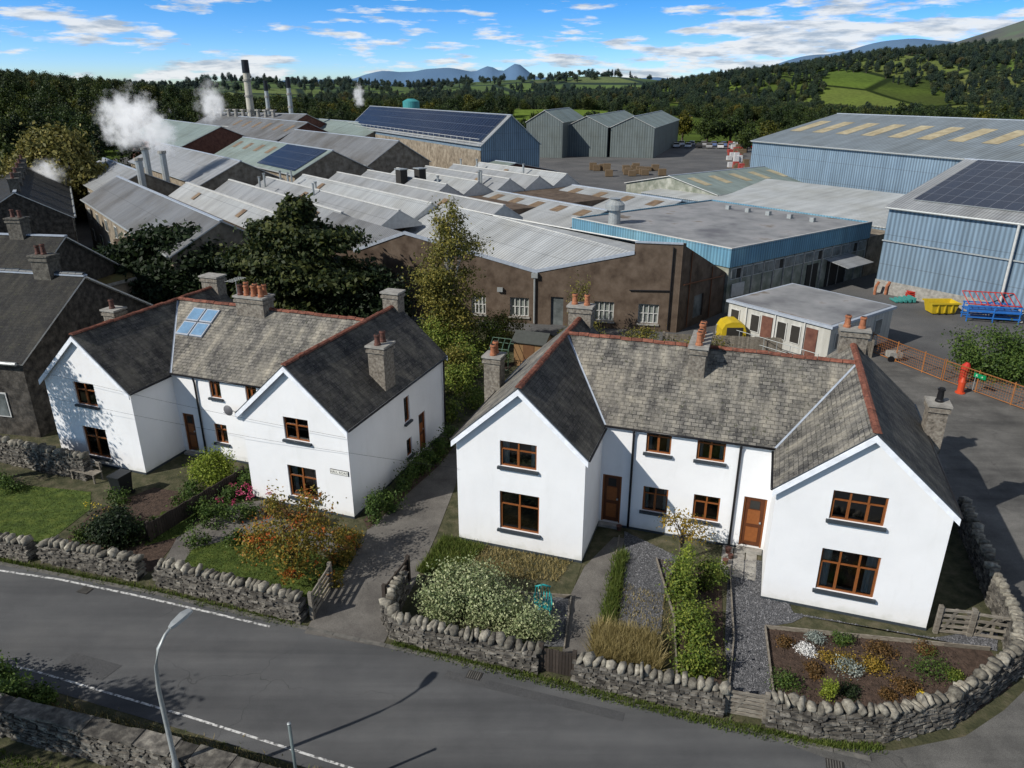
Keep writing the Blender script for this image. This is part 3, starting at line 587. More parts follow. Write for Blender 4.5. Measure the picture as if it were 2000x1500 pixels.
def boards(name,pts,h=.14,t=.04,m=OLDW):
    mb=MB()
    for a,b in zip(pts,pts[1:]):
        a=Vector((*a,0));b=Vector((*b,0));d=(b-a).normalized();n=Vector((-d.y,d.x,0))*t/2
        P=[a-n,b-n,b+n,a+n]; hi=[q+Vector((0,0,h)) for q in P]; mb.poly(hi,m)
        for i in range(4): j=(i+1)%4; mb.poly([P[i],P[j],hi[j],hi[i]],m)
    return mb.obj(name)
boards("timber_edging",[(7.2,15.4),(8.05,19.05),(13.3,18.25),(14.6,18.05)]); boards("timber_edging",[(5.25,22.7),(5.25,19.5),(4.75,16.6)]); boards("timber_edging",[(7.8,22.3),(6.9,18.5),(6.0,15.9)]); boards("timber_edging",[(2.0,20.6),(1.6,18.1)]);boards("timber_edging",[(-1.6,20.9),(2.0,20.55)])
boards("timber_edging",[(4.1,24.2),(3.4,21.2),(2.7,17.5)],.1)
# ------------------------------------------------------------------ dry stone walls
ico=None
def icos():
    global ico
    if ico is None:
        bm=bmesh.new(); bmesh.ops.create_icosphere(bm,subdivisions=1,radius=1); ico=(np.array([v.co[:] for v in bm.verts]),np.array([[v.index for v in f.verts] for f in bm.faces])); bm.free()
    return ico
def stonewall(name,pts,h=.85,t=.42,cap=True):
    mb=MB(); E=empty(name,(0,0,0)); Vc=[];Fc=[];nc=0; IV,IF=icos()
    for a,b in zip(pts,pts[1:]):
        a=Vector((a[0],a[1],0)); b=Vector((b[0],b[1],0)); d=(b-a);L=d.length;d/=L;n=Vector((-d.y,d.x,0))
        fr=lambda s,y,z:tuple(a+d*s+n*y+Vector((0,0,z)))
        mb.box(-.02,L+.02,-t/2+.07,t/2-.07,0,h-.05,DARK,fr)
        z=0
        while z<h-.03:
            rh=R(.045,.1); s=-R(0,.2); bt=t/2*(1.12-.2*z/h)
            while s<L:
                l=R(.09,.34); e=min(s+l,L+.08); dz=R(-.014,.014)
                mb.box(s+.01,e-.01,-bt+R(-.04,.04),bt+R(-.04,.035),z+.008+dz,z+rh-.009+dz,STONE,fr,.018); s+=l
            z+=rh
        if cap:
            s=0
            while s<L:
                w=R(.045,.15); hh=R(.09,.2); P=IV*(1+RNG.normal(size=IV.shape)*.16); P=np.sign(P)*np.abs(P)**.6
                P=P*np.array([w,t*R(.36,.6),hh]); tl=R(-.5,.5); ca,sa=math.cos(tl),math.sin(tl)
                P=np.stack([P[:,0]*ca-P[:,2]*sa,P[:,1],P[:,0]*sa+P[:,2]*ca],1); rz=R(-.4,.4); P=np.stack([P[:,0]*math.cos(rz)-P[:,1]*math.sin(rz),P[:,0]*math.sin(rz)+P[:,1]*math.cos(rz),P[:,2]],1)
                c=a+d*(s+w)+Vector((0,0,h+hh*R(.5,.85)))+n*R(-.05,.05); Pw=P[:,0:1]*np.array(d)+P[:,1:2]*np.array(n)+P[:,2:3]*np.array([0,0,1])+np.array(c)
                Vc.append(Pw);Fc.append(IF+nc);nc+=len(IV); s+=2*w*R(.9,1.2)
    mb.obj("courses",E,uv=False)
    if Vc: mesh_np("capstones",np.concatenate(Vc),np.concatenate(Fc),[CAPS],None,E)
    return E
stonewall("dry_stone_wall",[(-60,35.5),(-40,29.6),(-18.8,23.15),(-17.5,22.8)],.7)
stonewall("dry_stone_wall",[(-16.9,22.75),(-13.0,21.65)],.75)
stonewall("dry_stone_wall",[(-12.1,21.35),(-9.0,20.3),(-6.75,19.45)],.8)
stonewall("dry_stone_wall",[(-3.75,20.9),(-3.95,19.4),(-3.6,18.7),(-2.7,18.3),(-.9,17.75),(.75,17.25)],.7)
stonewall("dry_stone_wall",[(1.9,16.85),(4.2,16.1),(5.75,15.65)],.75)
RW=[(6.95,15.3),(8.1,14.9),(9.8,14.85),(11.7,15.3),(13.2,16.2),(14.8,17.2),(15.6,18.6),(16.1,20.4),(16.9,22.7),(17.9,25.6)]
stonewall("dry_stone_wall",RW,.8)
stonewall("dry_stone_wall",[(-26,31.5),(-21,29.6),(-18.6,28.8)],1.0)
stonewall("roadside_wall",[(-40,22.3),(-13.6,15.1),(-8.2,13.6),(-4.4,12.35),(2,10)],.9,.5,False)
mb=MB()
for a,b in (((-40,22.3),(-13.6,15.1)),((-13.6,15.1),(-8.2,13.6)),((-8.2,13.6),(-4.4,12.35)),((-4.4,12.35),(2,10))):
    a=Vector((*a,0));b=Vector((*b,0));d=(b-a);L=d.length;d/=L;n=Vector((-d.y,d.x,0)); s=0
    while s<L:
        e=min(L,s+R(.3,.8)); mb.box(s+.006,e-.006,-.24+R(-.03,.03),.24+R(-.03,.03),.9,.96+R(-.015,.015),STONE,lambda x,y,z:tuple(a+d*x+n*y+Vector((0,0,z))),.016); s=e
mb.obj("wall_coping")
# ------------------------------------------------------------------ gates
def railgate(name,a,b,h,nr,m,vertical=False,brace=True):
    a=Vector((*a,0));b=Vector((*b,0));d=(b-a);L=d.length;d/=L;n=Vector((-d.y,d.x,0)); mb=MB(); fr=lambda s,y,z:tuple(a+d*s+n*y+Vector((0,0,z)))
    for s in (0,L): mb.box(s-.06,s+.06,-.06,.06,0,h+.1,m,fr)
    if vertical:
        k=int(L/.11)
        for i in range(k): s=.07+i*(L-.14)/k; mb.box(s,s+(L-.14)/k-.012,-.02,.02,.06,h-R(0,.04),m,fr)
        for z in (.2,h-.25): mb.box(.06,L-.06,.022,.06,z,z+.08,m,fr)
    else:
        for i in range(nr):
            z=.1+i*(h-.15)/max(1,nr-1); mb.box(.06,L-.06,-.02,.02,z-.04,z+.045,m,fr)
        for s in (.12,L/2,L-.12): mb.box(s-.04,s+.04,.022,.05,.05,h,m,fr)
        if brace:
            for (p,q) in ((.12,L/2),): 
                P=[(p,-.024,.1),(p+.1,-.024,.1),(q,-.024,h-.1),(q-.1,-.024,h-.1)]; mb.poly([fr(*w) for w in P],m)
    return mb.obj(name)
railgate("garden_gate",(-6.45,19.5),(-6.2,21.1),.95,5,OLDW); railgate("driveway_gate",(-4.15,19.9),(-3.6,21.5),.95,5,TIMB)
railgate("wooden_gate",(.85,17.2),(1.8,16.9),.9,5,TIMB,True); railgate("wooden_gate",(5.85,15.6),(6.85,15.35),.85,6,OLDW)
railgate("wooden_gate",(13.35,18.85),(14.3,18.7),.95,5,OLDW); railgate("wooden_gate",(14.35,18.7),(15.5,18.4),.9,4,OLDW)
railgate("wooden_fence",(9.9,46.2),(22.8,44.5),1.1,0,OLDW,True)
railgate("garden_fence",(-10.6,27.3),(-8.8,30.4),1.0,0,TIMB,True); railgate("garden_fence",(-13.7,23.9),(-11.6,28.3),.8,0,TIMB,True)
# ------------------------------------------------------------------ street lamp, pole
E=empty("street_lamp",(-8.1,13.2,0)); mb=MB()
mb.tube([(0,0,0),(0,0,.9),(0,0,.95),(0,0,3.2),(.03,.05,3.8),(.09,.17,4.2),(.2,.38,4.42),(.28,.55,4.5)],[.09,.085,.06,.05,.042,.038,.035,.032],GALV,10); mb.obj("pole",E,True)
mb=MB(); d=Vector((.42,.88,.12)).normalized(); s=Vector((.88,-.42,0)); u=Vector((0,0,1)); o=Vector((.26,.5,4.48))
fr=lambda x,y,z:tuple(o+d*x+s*y+u*z)
for (x0,x1,w0,w1,h0,h1) in ((0,.12,.05,.1,.05,.07),(.12,.42,.1,.13,.07,.08),(.42,.62,.13,.09,.08,.04)):
    P=[fr(x0,-w0,0),fr(x1,-w1,0),fr(x1,w1,0),fr(x0,w0,0)]; Q=[fr(x0,-w0*.8,h0),fr(x1,-w1*.8,h1),fr(x1,w1*.8,h1),fr(x0,w0*.8,h0)]
    mb.poly(P[::-1],SGN); mb.poly(Q,GALV)
    for i in range(4): j=(i+1)%4; mb.poly([P[i],P[j],Q[j],Q[i]],GALV)
mb.obj("lantern",E)
mb=MB(); mb.tube([(-5.05,12.75,0),(-5.05,12.75,2.6)],.038,M("grey_post",(.12,.15,.15),3,.5),10); mb.tube([(-5.05,12.75,2.6),(-5.05,12.75,2.63)],.045,GALV,10); mb.obj("sign_post",smooth=True)
# ------------------------------------------------------------------ small garden things
mb=MB(); PL=M("bin_plastic",(.012,.014,.016),3,.45); fr=lambda x,y,z:(-16.4+x*.94+y*.34,27.4-x*.34+y*.94,z)
P=[fr(-.25,-.28,.08),fr(.25,-.28,.08),fr(.25,.25,.08),fr(-.25,.25,.08)];Q=[fr(-.29,-.36,.95),fr(.29,-.36,.95),fr(.29,.33,.95),fr(-.29,.33,.95)]
mb.poly(P[::-1],PL)
for i in range(4): j=(i+1)%4; mb.poly([P[i],P[j],Q[j],Q[i]],PL)
mb.box(-.31,.31,-.4,.36,.95,1.02,PL,fr); mb.box(-.2,.2,.36,.42,.9,.96,PL,fr); mb.tube([fr(-.3,.25,.1),fr(-.26,.25,.1)],.1,PL,12); mb.tube([fr(.26,.25,.1),fr(.3,.25,.1)],.1,PL,12); mb.obj("wheelie_bin")
TURQ=M("turquoise_plastic",(.02,.28,.28),3,.4); mb=MB(); fr=lambda x,y,z:(1.0+x,19.6+y,z+.02)
mb.box(-.25,.25,-.22,.22,.42,.46,TURQ,fr)
for x in (-.23,.2):
    for y in (-.2,.18): mb.tube([fr(x*1.15,y*1.2,0),fr(x,y,.44)],.025,TURQ,6)
for k in range(6): x=-.22+k*.085; mb.tube([fr(x,.2,.44),fr(x*1.1,.32,.7),fr(x*1.05,.36,.92)],.022,TURQ,6)
mb.tube([fr(-.26,.36,.9),fr(0,.38,.97),fr(.26,.36,.9)],.03,TURQ,6)
for x in (-.27,.27): mb.tube([fr(x,.3,.66),fr(x,-.2,.66),fr(x,-.22,.42)],.025,TURQ,6)
mb.obj("garden_chair",smooth=True)
mb=MB()
for (a,b,s) in ((9.75,2.3,.11),(9.85,1.95,.09),(9.7,1.55,.1),(5.65,2.5,.1)):
    fr=lambda x,y,z:(-2.01+x*.947+y*.3214,24.08-x*.3214+y*.947,z); c=fr(a,b,0); mb.tube([(c[0],c[1],.05),(c[0],c[1],.05+s*1.8),(c[0],c[1],.05+s*2)],[s*.75,s,s*1.1],POTD,12)
mb.obj("flower_pot")
mb=MB(); fr=lambda x,y,z:(-18.7+x*.94+y*.34,28.5-x*.34+y*.94,z)
for y in (0,.12,.24,.36): mb.box(-.7,.7,y,y+.09,.42,.45,OLDW,fr)
for z in (.6,.75): mb.box(-.7,.7,.46,.49,z,z+.09,OLDW,fr)
for x in (-.65,.6): mb.box(x,x+.06,0,.06,0,.42,OLDW,fr); mb.box(x,x+.06,.4,.46,0,.86,OLDW,fr)
mb.obj("garden_bench")
# ------------------------------------------------------------------ garden plants
def B1(name,x,y,r,h,n,s,mat,k=10,cs=.3): return bush(name,[(x,y,h*.5,r,r,h*.52)],n,s,mat,k,cs)
B1("golden_bush",-12.9,28.3,.85,1.5,6000,.05,G_YEL,30,.26)
B1("round_evergreen_bush",-14.9,23.9,.95,1.35,7000,.055,G_DARK,40,.22)
bush("variegated_shrub",[(-1.5,20.1,.75,1.35,.95,.85),(-.6,19.5,.6,1.3,.8,.7),(-2.2,19.6,.55,.8,.7,.6)],17000,.045,G_VAR,40,.24)
bush("variegated_shrub",[(.5,18.6,.5,.75,.6,.6)],5000,.04,G_VAR,24,.25)
tree("cherry_tree",-7.6,21.7,2.6,.07,[(0,.1,2.0,1.3,1.1,.8),(.9,.3,1.5,.9,.8,.6),(-1.1,-.2,1.6,.8,.8,.7),(.1,-.5,1.0,.9,.7,.5),(.6,.8,2.6,.5,.5,.5),(-.4,.2,2.9,.4,.4,.5)],6000,.055,G_CHERRY,limbs=14,nclump=18,cs=.34)
tree("apple_tree",6.1,22.6,2.1,.05,[(0,0,1.6,.7,.6,.5),(.5,.1,1.2,.6,.5,.4),(-.5,0,1.8,.4,.4,.4)],900,.05,G_ORG,limbs=16,nclump=14)
bush("garden_shrubs",[(5.6,20.3,.8,.5,.45,.85),(5.7,19.2,.5,.55,.4,.5),(5.5,18.2,.6,.65,.5,.6),(5.4,17.0,.45,.65,.45,.5),(6.7,21.2,.5,.6,.5,.5)],13000,.045,G_LIME,20,.3)
bush("conifer",[(5.8,20.9,1.0,.35,.35,1.0)],2500,.035,G_YEL,20,.22)
bush("border_plants",[(-5.4+.36*i*.9+R(-.1,.1),25.4+.9*i,.35+R(0,.3),.4+R(0,.2),.45,.4+R(0,.35)) for i in range(8)],10000,.05,G_MID,10,.3)
bush("border_plants",[(-16.5+R(-.5,.5)+i*.42,25.5+R(-2.2,1.8),.3,.4+R(0,.25),.4,.3+R(0,.3)) for i in range(16)],12000,.05,G_MID,8,.3)
bush("border_plants",[(-11+R(-1,1),27.6+R(-.9,1.2),.3,.45,.4,.3+R(0,.3)) for i in range(8)],6000,.05,G_MID,8,.3)
bush("border_plants",[(-6.2+R(-.5,.3),22.0+R(-1.2,2.2),.3,.4,.4,.35) for i in range(6)],3500,.05,G_CHERRY,8,.3)
bush("front_border_plants",[(-9.8+i*.55,25.9-i*.22,.25,.35,.3,.3) for i in range(5)],2600,.045,G_BROWN,8,.3)
bush("pink_flowers",[(-11+R(-1.2,1.0),26.9+R(-.9,.8),.5,.15,.15,.12) for i in range(12)],420,.045,F_PINK,6,.4)
bush("yellow_flowers",[(-16+R(-1.5,1.5),25.+R(-1,1),.45,.15,.15,.12) for i in range(6)],160,.035,F_YEL,6,.4)
bush("wall_weeds",[(-23+R(-3,3),27.8+R(-1,1.2),.3,.6,.5,.4) for i in range(6)],5000,.05,G_MID,10,.3)
rk=[("lime_shrub",12.2,17.1,.5,.6,G_MID),("white_flowering_plant",9.0,18.0,.28,.26,F_WHITE),("silver_shrub",9.9,17.15,.34,.32,G_GREY),("orange_heather",9.7,17.6,.5,.26,G_ORG),("orange_heather",10.6,17.3,.4,.32,G_ORG),
    ("dwarf_conifer",8.9,16.1,.22,.6,G_YEL),("brown_heather",11.2,17.9,.4,.3,G_BROWN),("brown_heather",11.3,16.5,.35,.25,G_BROWN),("brown_heather",8.9,17.1,.3,.22,G_BROWN),("green_shrub",7.9,16.7,.45,.45,G_MID),("green_shrub",10.2,18.4,.28,.35,G_MID),("yellow_flowers",11.6,16.2,.15,.15,F_YEL),("silver_shrub",9.4,18.5,.25,.28,G_GREY),("brown_heather",8.4,18.3,.22,.25,G_BROWN),("brown_heather",12.6,18.0,.3,.25,G_BROWN),("green_shrub",9.6,16.3,.28,.22,G_DARK),("brown_heather",10.6,16.2,.2,.2,G_BROWN),("green_shrub",12.9,16.9,.2,.2,G_LIME)]
for n_,x,y,r,h,m in rk: B1(n_,x,y,r,h,1100,.03,m,16,.34)
bush("ivy_shrub",[(-14.6,16.2,.8,.8,.5,.8),(-13.7,15.75,.6,.5,.4,.6),(-15.6,16.6,.6,.9,.5,.7),(-13.1,15.9,.3,.4,.4,.3)],11000,.055,G_MID,22,.28)
bush("hedge",[(28.5,41.5,1.3,2.2,2.2,1.6),(30.5,40,1.3,2.5,2.2,1.6),(27.6,33.5,.9,.8,1.6,1.1),(27.2,31,.9,.8,1.8,1.1)],26000,.08,G_MID,50,.22)
bush("back_garden_shrub",[(-3.0,38.5,.9,1.0,1.0,1.0),(-2.6,41,1.0,1.1,1.1,1.1),(-1.9,36.5,.5,.7,.8,.6),(-3.2,34.8,.6,.7,.6,.7),(-4.2,44,1.5,1.7,1.5,1.6),(-2.0,46,1.0,1.5,1,1.2)],18000,.07,G_LIME,30,.26)
bush("back_garden_shrub",[(-3.4,40,1.1,1.0,1.0,1.2),(-.6,47,1.0,1.6,.8,1.2),(4.5,45.9,.9,1.5,.6,1.0),(8.5,45.5,.8,1.6,.6,.9),(12,45,.7,1.5,.6,.8)],12000,.07,G_BIRCH,24,.26)
tree("climbing_tree",4.5,47.9,4.6,.07,[(0,0,2.8,.8,.6,1.9),(.3,0,1.5,.9,.5,1)],1800,.07,G_BIRCH,limbs=9,nclump=14)
grass("lawn_grass",polyregion(lawnA),16000,.06,G_GRASS); grass("lawn_grass",polyregion(lawnB),22000,.06,G_GRASS); grass("lawn_grass",polyregion(lawnC),5000,.06,G_GRASS)
grass("verge_grass",lineregion([(-40,29),(-18.8,22.75),(-12.5,21.0),(-6.8,19.15)],.09),9000,.12,G_GRASS)
grass("verge_grass",lineregion([(-3.6,18.3),(-.9,17.4),(1.9,16.45),(5.6,15.2),(8.1,14.55),(9.6,14.4)],.09),11000,.12,G_GRASS)
grass("verge_grass",lineregion([(-40,22.9),(-14,15.9),(-8,14.2),(-3,12.6)],.22),22000,.13,G_STRAW)
grass("verge_grass",lineregion([(-40,22.9),(-14,15.9),(-8,14.2),(-3,12.6)],.2),9000,.1,G_GRASS)
grass("verge_grass",polyregion([(-14,14.6),(-4.4,11.8),(-4,9),(-18,10)]),16000,.14,G_GRASS)
grass("long_grass",polyregion([(2.6,18.9),(4.4,18.4),(4.3,17.0),(2.4,17.4)]),9000,.55,G_STRAW); grass("long_grass",lineregion([(2.9,18.6),(3.5,21),(4.0,23)],.12),4500,.3,G_GRASS)
grass("weeds",polyregion([(-2.3,24),(2.2,22.6),(1.6,21.4),(-2.6,22)]),5000,.14,G_STRAW); grass("weeds",polyregion([(-2.6,24.2),(-1.0,23.5),(-2.0,21.5),(-3.4,22)]),8000,.22,G_GRASS)
grass("weeds",polyregion([(3.6,21.5),(5.3,20.6),(4.8,17.5),(3.2,18)]),1500,.12,G_STRAW)
# ------------------------------------------------------------------ large trees
tree("yew_tree",-25.0,54.5,6,.35,[(0,0,3.8,4.6,3.6,3.0),(-3.2,0,3.0,2.8,2.6,2.8),(3,0,3,2.8,2.6,2.8),(0,-2,2.2,4.4,2.4,2.2)],62000,.2,G_DARK,nclump=90,cs=.15)
tree("cedar_tree",-14.4,50.0,9,.35,[(0,0,8.4,1.3,1.3,1.0),(-.8,0,7.1,2.6,2.2,.9),(1.2,0,6.5,3.1,2.4,.9),(-1.0,0,5.3,4.0,3,1.0),(1.0,-.3,4.2,4.4,3.2,1.0),(-.5,0,3.0,4.4,3.2,1.1),(0,0,1.5,4.4,3.2,1.4)],62000,.18,G_CEDAR,nclump=42,cs=.18,flat=.6)
tree("yew_tree",-9.4,49.0,4.5,.25,[(0,0,2.2,2.6,1.8,2.2),(-2.5,0,1.8,2,1.6,1.8)],20000,.17,G_DARK,nclump=50,cs=.18)
tree("birch_tree",-3.9,45.2,10,.14,[(0,0,8.7,1.0,.9,1.2),(.4,0,7.0,1.7,1.4,1.2),(-.3,0,5.4,2.0,1.6,1.3),(.1,0,3.8,2.0,1.6,1.2),(.2,0,2.2,1.8,1.5,1.1)],17000,.085,G_BIRCH,BIRCHB,limbs=26,nclump=30,cs=.24)
tree("willow_tree",-56.5,96,11,.5,[(0,0,8.3,4.2,4,3.4),(-2,0,6,4.8,4,3.4),(2.5,0,5,4,3.6,3.2),(0,0,3,4.8,4,2.6)],30000,.26,G_WILLOW,nclump=50,cs=.18)
tree("ash_tree",-24.6,27.6,8,.2,[(0,0,6.8,1.9,1.9,1.5),(-.8,-.8,5.4,1.6,1.6,1.2),(.3,.6,8.0,1.2,1.2,1.0)],5200,.09,G_MID,limbs=16,nclump=26,cs=.22)
tree("ash_tree",-17.6,11.9,7,.18,[(0,0,5.6,1.5,1.3,1.2),(1.0,.2,5.2,1.0,.9,.7),(-1,-.5,6.2,1.4,1.2,1.0)],4200,.09,G_MID,limbs=14,nclump=22,cs=.24)
# ------------------------------------------------------------------ factory
CO=(11.49,49.67,0); CA=-math.radians(53)
GREY=corr("corrugated_grey_roof",(.33,.345,.36)); GREYD=corr("corrugated_dark_roof",(.2,.207,.215),.25,tone=(.7,.66,.6)); LITE=corr("corrugated_light_roof",(.42,.44,.45),.3)
BLUW=corr("blue_grey_cladding",(.20,.28,.36),.35,amp=.22,tone=(.9,.92,.95)); BLUD=corr("blue_cladding_band",(.13,.29,.41),.3,tone=(1.5,1.3,1.15)); GREENR=corr("pale_green_roof",(.26,.32,.30),.35)
WHR=corr("white_corrugated_roof",(.52,.545,.55),.3); SOL=solar("solar_panel")
BROWN=M("brown_roughcast",[(.3,(.055,.038,.027)),(.5,(.1,.073,.053)),(.7,(.14,.106,.08))],1.2,.95,bmp=.6,bs=30)
BRICK=M("red_brick",[(.3,(.08,.032,.025)),(.7,(.17,.08,.055))],2,.9); BEIGE=M("beige_rubble_wall",[(.3,(.12,.10,.075)),(.5,(.22,.185,.14)),(.7,(.32,.28,.22))],1.5,.95,bmp=.3)
STAIN=M("stained_cream_wall",[(.3,(.10,.12,.085)),(.5,(.22,.23,.19)),(.7,(.38,.38,.33))],.9,.9)
FLAT=M("flat_felt_roof",[(.3,(.12,.12,.13)),(.46,(.21,.215,.22)),(.58,(.27,.27,.275)),(.66,(.15,.125,.10)),(.75,(.1,.085,.07))],.3,.75,bmp=.1)
SKYL=M("grp_rooflight",[(.3,(.26,.21,.12)),(.7,(.46,.4,.26))],1,.5); BROWNL=M("old_rooflight",[(.3,(.12,.08,.05)),(.7,(.25,.18,.11))],1.5,.5)
WHF=M("white_frame",(.5,.5,.48),3,.6); DGL=M("dirty_glass",[(.3,(.06,.07,.07)),(.7,(.2,.22,.22))],1.2,.25)
MOSS=M("mossy_flat_roof",[(.3,(.06,.05,.018)),(.5,(.13,.10,.035)),(.7,(.1,.11,.035))],1.2,.95,bmp=.4)
RUST=M("rusty_pipe",(.14,.06,.03),4,.8)
def froof(mb,x0,x1,yv0,yr,yv1,zv0,zr,zv1,m1,m2=None,ov=.25,rid=LEAD):
    mb.slab([(x0-ov,yv0,zv0),(x1+ov,yv0,zv0),(x1+ov,yr,zr),(x0-ov,yr,zr)],.08,m1,WHF)
    mb.slab([(x0-ov,yr,zr),(x1+ov,yr,zr),(x1+ov,yv1,zv1),(x0-ov,yv1,zv1)],.08,m2 or m1,WHF)
    mb.box(x0-ov,x1+ov,yr-.14,yr+.14,zr-.03,zr+.05,rid)
def shed(name,x0,x1,y0,y1,ze,zr,rm,wm,yr=None,ze2=None,rm2=None,origin=CO,rot=CA,ov=.25,rl=None,plinth=None,wins=None):
    E=empty(name,origin,rot); yr=(y0+y1)/2 if yr is None else yr; z2=ze if ze2 is None else ze2; W_=MB();Rf=MB()
    W_.poly([(x1,y0,0),(x1,y1,0),(x1,y1,z2),(x1,yr,zr),(x1,y0,ze)],wm); W_.poly([(x0,y0,0),(x0,y0,ze),(x0,yr,zr),(x0,y1,z2),(x0,y1,0)],wm)
    W_.poly([(x0,y0,0),(x1,y0,0),(x1,y0,ze),(x0,y0,ze)],wm); W_.poly([(x1,y1,0),(x0,y1,0),(x0,y1,z2),(x1,y1,z2)],wm)
    if plinth: W_.box(x0-.05,x1+.05,y0-.05,y1+.05,0,plinth,CONC)
    froof(Rf,x0,x1,y0-ov,yr,y1+ov,ze-ov*(zr-ze)/(yr-y0)+.09,zr+.09,z2-ov*(zr-z2)/(y1-yr)+.09,rm,rm2)
    if rl:
        n,mm,w,s0,s1,sides=rl
        for i in range(n):
            xa=x0+(x1-x0)*(i+.5)/n-w/2
            for sd in sides:
                ya,yb=(y0,yr) if sd==0 else (y1,yr); za,zb=(ze,zr) if sd==0 else (z2,zr)
                P=[(xa,ya+(yb-ya)*s0,za+(zb-za)*s0+.12),(xa+w,ya+(yb-ya)*s0,za+(zb-za)*s0+.12),(xa+w,ya+(yb-ya)*s1,za+(zb-za)*s1+.12),(xa,ya+(yb-ya)*s1,za+(zb-za)*s1+.12)]
                Rf.poly(P if sd==0 else P[::-1],mm)
    if wins:
        for (side,k,w,z0,z1) in wins:
            for i in range(k):
                if side=='x': c=x0+(x1-x0)*(i+.5)/k; W_.box(c-w/2,c+w/2,y0-.05,y0-.02,z0,z1,WHF); W_.box(c-w/2+.08,c+w/2-.08,y0-.07,y0-.051,z0+.08,z1-.08,DGL)
                else: c=y0+(y1-y0)*(i+.5)/k; W_.box(x1+.02,x1+.05,c-w/2,c+w/2,z0,z1,WHF); W_.box(x1+.051,x1+.07,c-w/2+.08,c+w/2-.08,z0+.08,z1-.08,DGL)
    Rf.tube([(x0,y0-ov-.05,ze-.05),(x1,y0-ov-.05,ze-.05)],.09,GALV,6)
    W_.obj("walls",E); Rf.obj("roof",E); return E
E=empty("brown_sawtooth_factory",CO,CA); W_=MB();Rf=MB()
prof=[(0,6.2),(3.2,6.2),(3.21,5.5),(10.08,3.88),(19.67,6.23),(23.7,4.76),(30,4.76),(37,6.4),(44,4.8)]
wd=(-.755,-.656); wn=(.656,-.755)
hol=[(1.3,2.7,.55,1.95),(4.4,5.8,.55,1.95),(10.5,11.9,.5,1.9),(13.7,14.8,.5,1.9),(8.0,8.9,.0,2.1)]
wall(W_,(0,0),wd,wn,prof,hol,BROWN,depth=.2)
fr=framefn((0,0),wd,wn)
for h in hol[:4]:
    window(W_,fr,h,4,.5,WHF,False,0,.2); W_.box(h[0]-.08,h[1]+.08,-.02,.1,h[2]-.12,h[2]-.01,CONC,fr); W_.poly([fr(h[0],-.23,h[2]),fr(h[1],-.23,h[2]),fr(h[1],-.23,h[3]),fr(h[0],-.23,h[3])],CURT)
h=hol[4]; W_.box(h[0],h[1],-.2,-.15,0,2.1,DGL,fr)
W_.box(0,3.2,-.15,.08,6.2,6.3,LEAD,fr)
for a,b,c,e in ((3.2,5.5,10.08,3.88),(10.08,3.88,19.67,6.23),(19.67,6.23,23.7,4.76)):
    P=[fr(a,.06,b+.12),fr(c,.06,e+.12),fr(c,.06,e-.1),fr(a,.06,b-.1)]; Q=[fr(a,-.1,b+.12),fr(c,-.1,e+.12)]; W_.poly(P,LEAD); W_.poly([P[0],Q[0],Q[1],P[1]],LEAD)
W_.tube([fr(10.08,.12,3.8),fr(10.08,.12,.1)],.07,GALV,8); W_.box(9.85,10.3,.03,.25,3.45,3.8,GALV,fr)
W_.tube([fr(.6,.1,3.0),fr(3.4,.1,2.9)],.04,PIPE,6); W_.tube([fr(.6,.1,6.0),fr(.6,.1,.2)],.05,PIPE,6); W_.box(12.4,12.8,.02,.2,2.3,2.6,GALV,fr)
wall(W_,(0,0),(-.19,.98),(1,.19),[(0,6.2),(.01,6.2),(6.8,3.1)],[(2.2,3.6,.5,2.2)],BROWN)
W_.box(-.3,.02,-.02,.3,0,6.25,BROWN)
fs=framefn((0,0),(-.19,.98),(1,.19))
W_.box(2.2,3.6,-.2,-.12,.5,2.2,DGL,fs); W_.tube([fs(1.2,.1,5.6),fs(1.2,.1,.2)],.05,RUST,6); W_.tube([fs(.3,.12,3.4),fs(6,.12,3.0)],.05,RUST,6); W_.tube([fs(4.4,.1,4.0),fs(4.4,.1,.2)],.05,RUST,6)
def wp(s,z): return (wd[0]*s,wd[1]*s,z)
def q4(a,b,c,d,m): Rf.slab([a,b,c,d],.08,m,WHF)
fn=-27
n=[wp(3.2,5.55),wp(10.08,3.9),wp(19.67,6.25),wp(23.7,4.8)]
q4(n[0],n[1],(fn,n[1][1],3.9),(fn,n[0][1],6.0),LITE); q4(n[1],n[2],(fn,n[2][1],6.25),(fn,n[1][1],3.9),GREY); q4(n[2],n[3],(fn,n[3][1],4.8),(fn,n[2][1],6.25),GREYD)
q4((-.1,.1,5.9),(-1.4,6.6,3.0),(-19,6.4,3.0),(-19,-2.1,6.0),GREYD); q4(n[0],(-.1,.1,5.5),(-19,-2,5.98),(-19,-2.1,5.95),LITE)
q4((-19,-2.1,6.0),(-19,6.4,3.2),(-27,6.4,3.2),(-27,-2.1,6.0),GREYD)
rows=[-16.8,-12.1,-7.7,-3.2,1.3,5.5,9.7,14.1,18.5,22.8]
for i,dd in enumerate(rows):
    w=2.15; near=-27 if dd<1 else (-22 if dd<3 else -38.2)
    if dd==-16.8: near=-21
    if dd==-7.7: near=-25
    froof(Rf,-57,near,dd-w,dd+.0,dd+w,4.85,6.15,4.85,GREY if i%3 else LITE,GREYD if i%2 else GREY,.05,WHF)
    Rf.poly([(near,dd-w,4.6),(near,dd+w,4.6),(near,dd+w,4.85),(near,dd,6.1),(near,dd-w,4.85)],WHF)
    for xx in (-50,-44,-36,-31):
        if xx<near and random.random()<.3: Rf.poly([(xx,dd-1.6,5.28),(xx+.9,dd-1.6,5.28),(xx+.9,dd-.7,5.83),(xx,dd-.7,5.83)],BROWNL)
W_.box(-57,-27.5,-19,25,0,4.6,BROWN); W_.box(-27.5,-20.5,-19,-12,0,4.6,BEIGE)
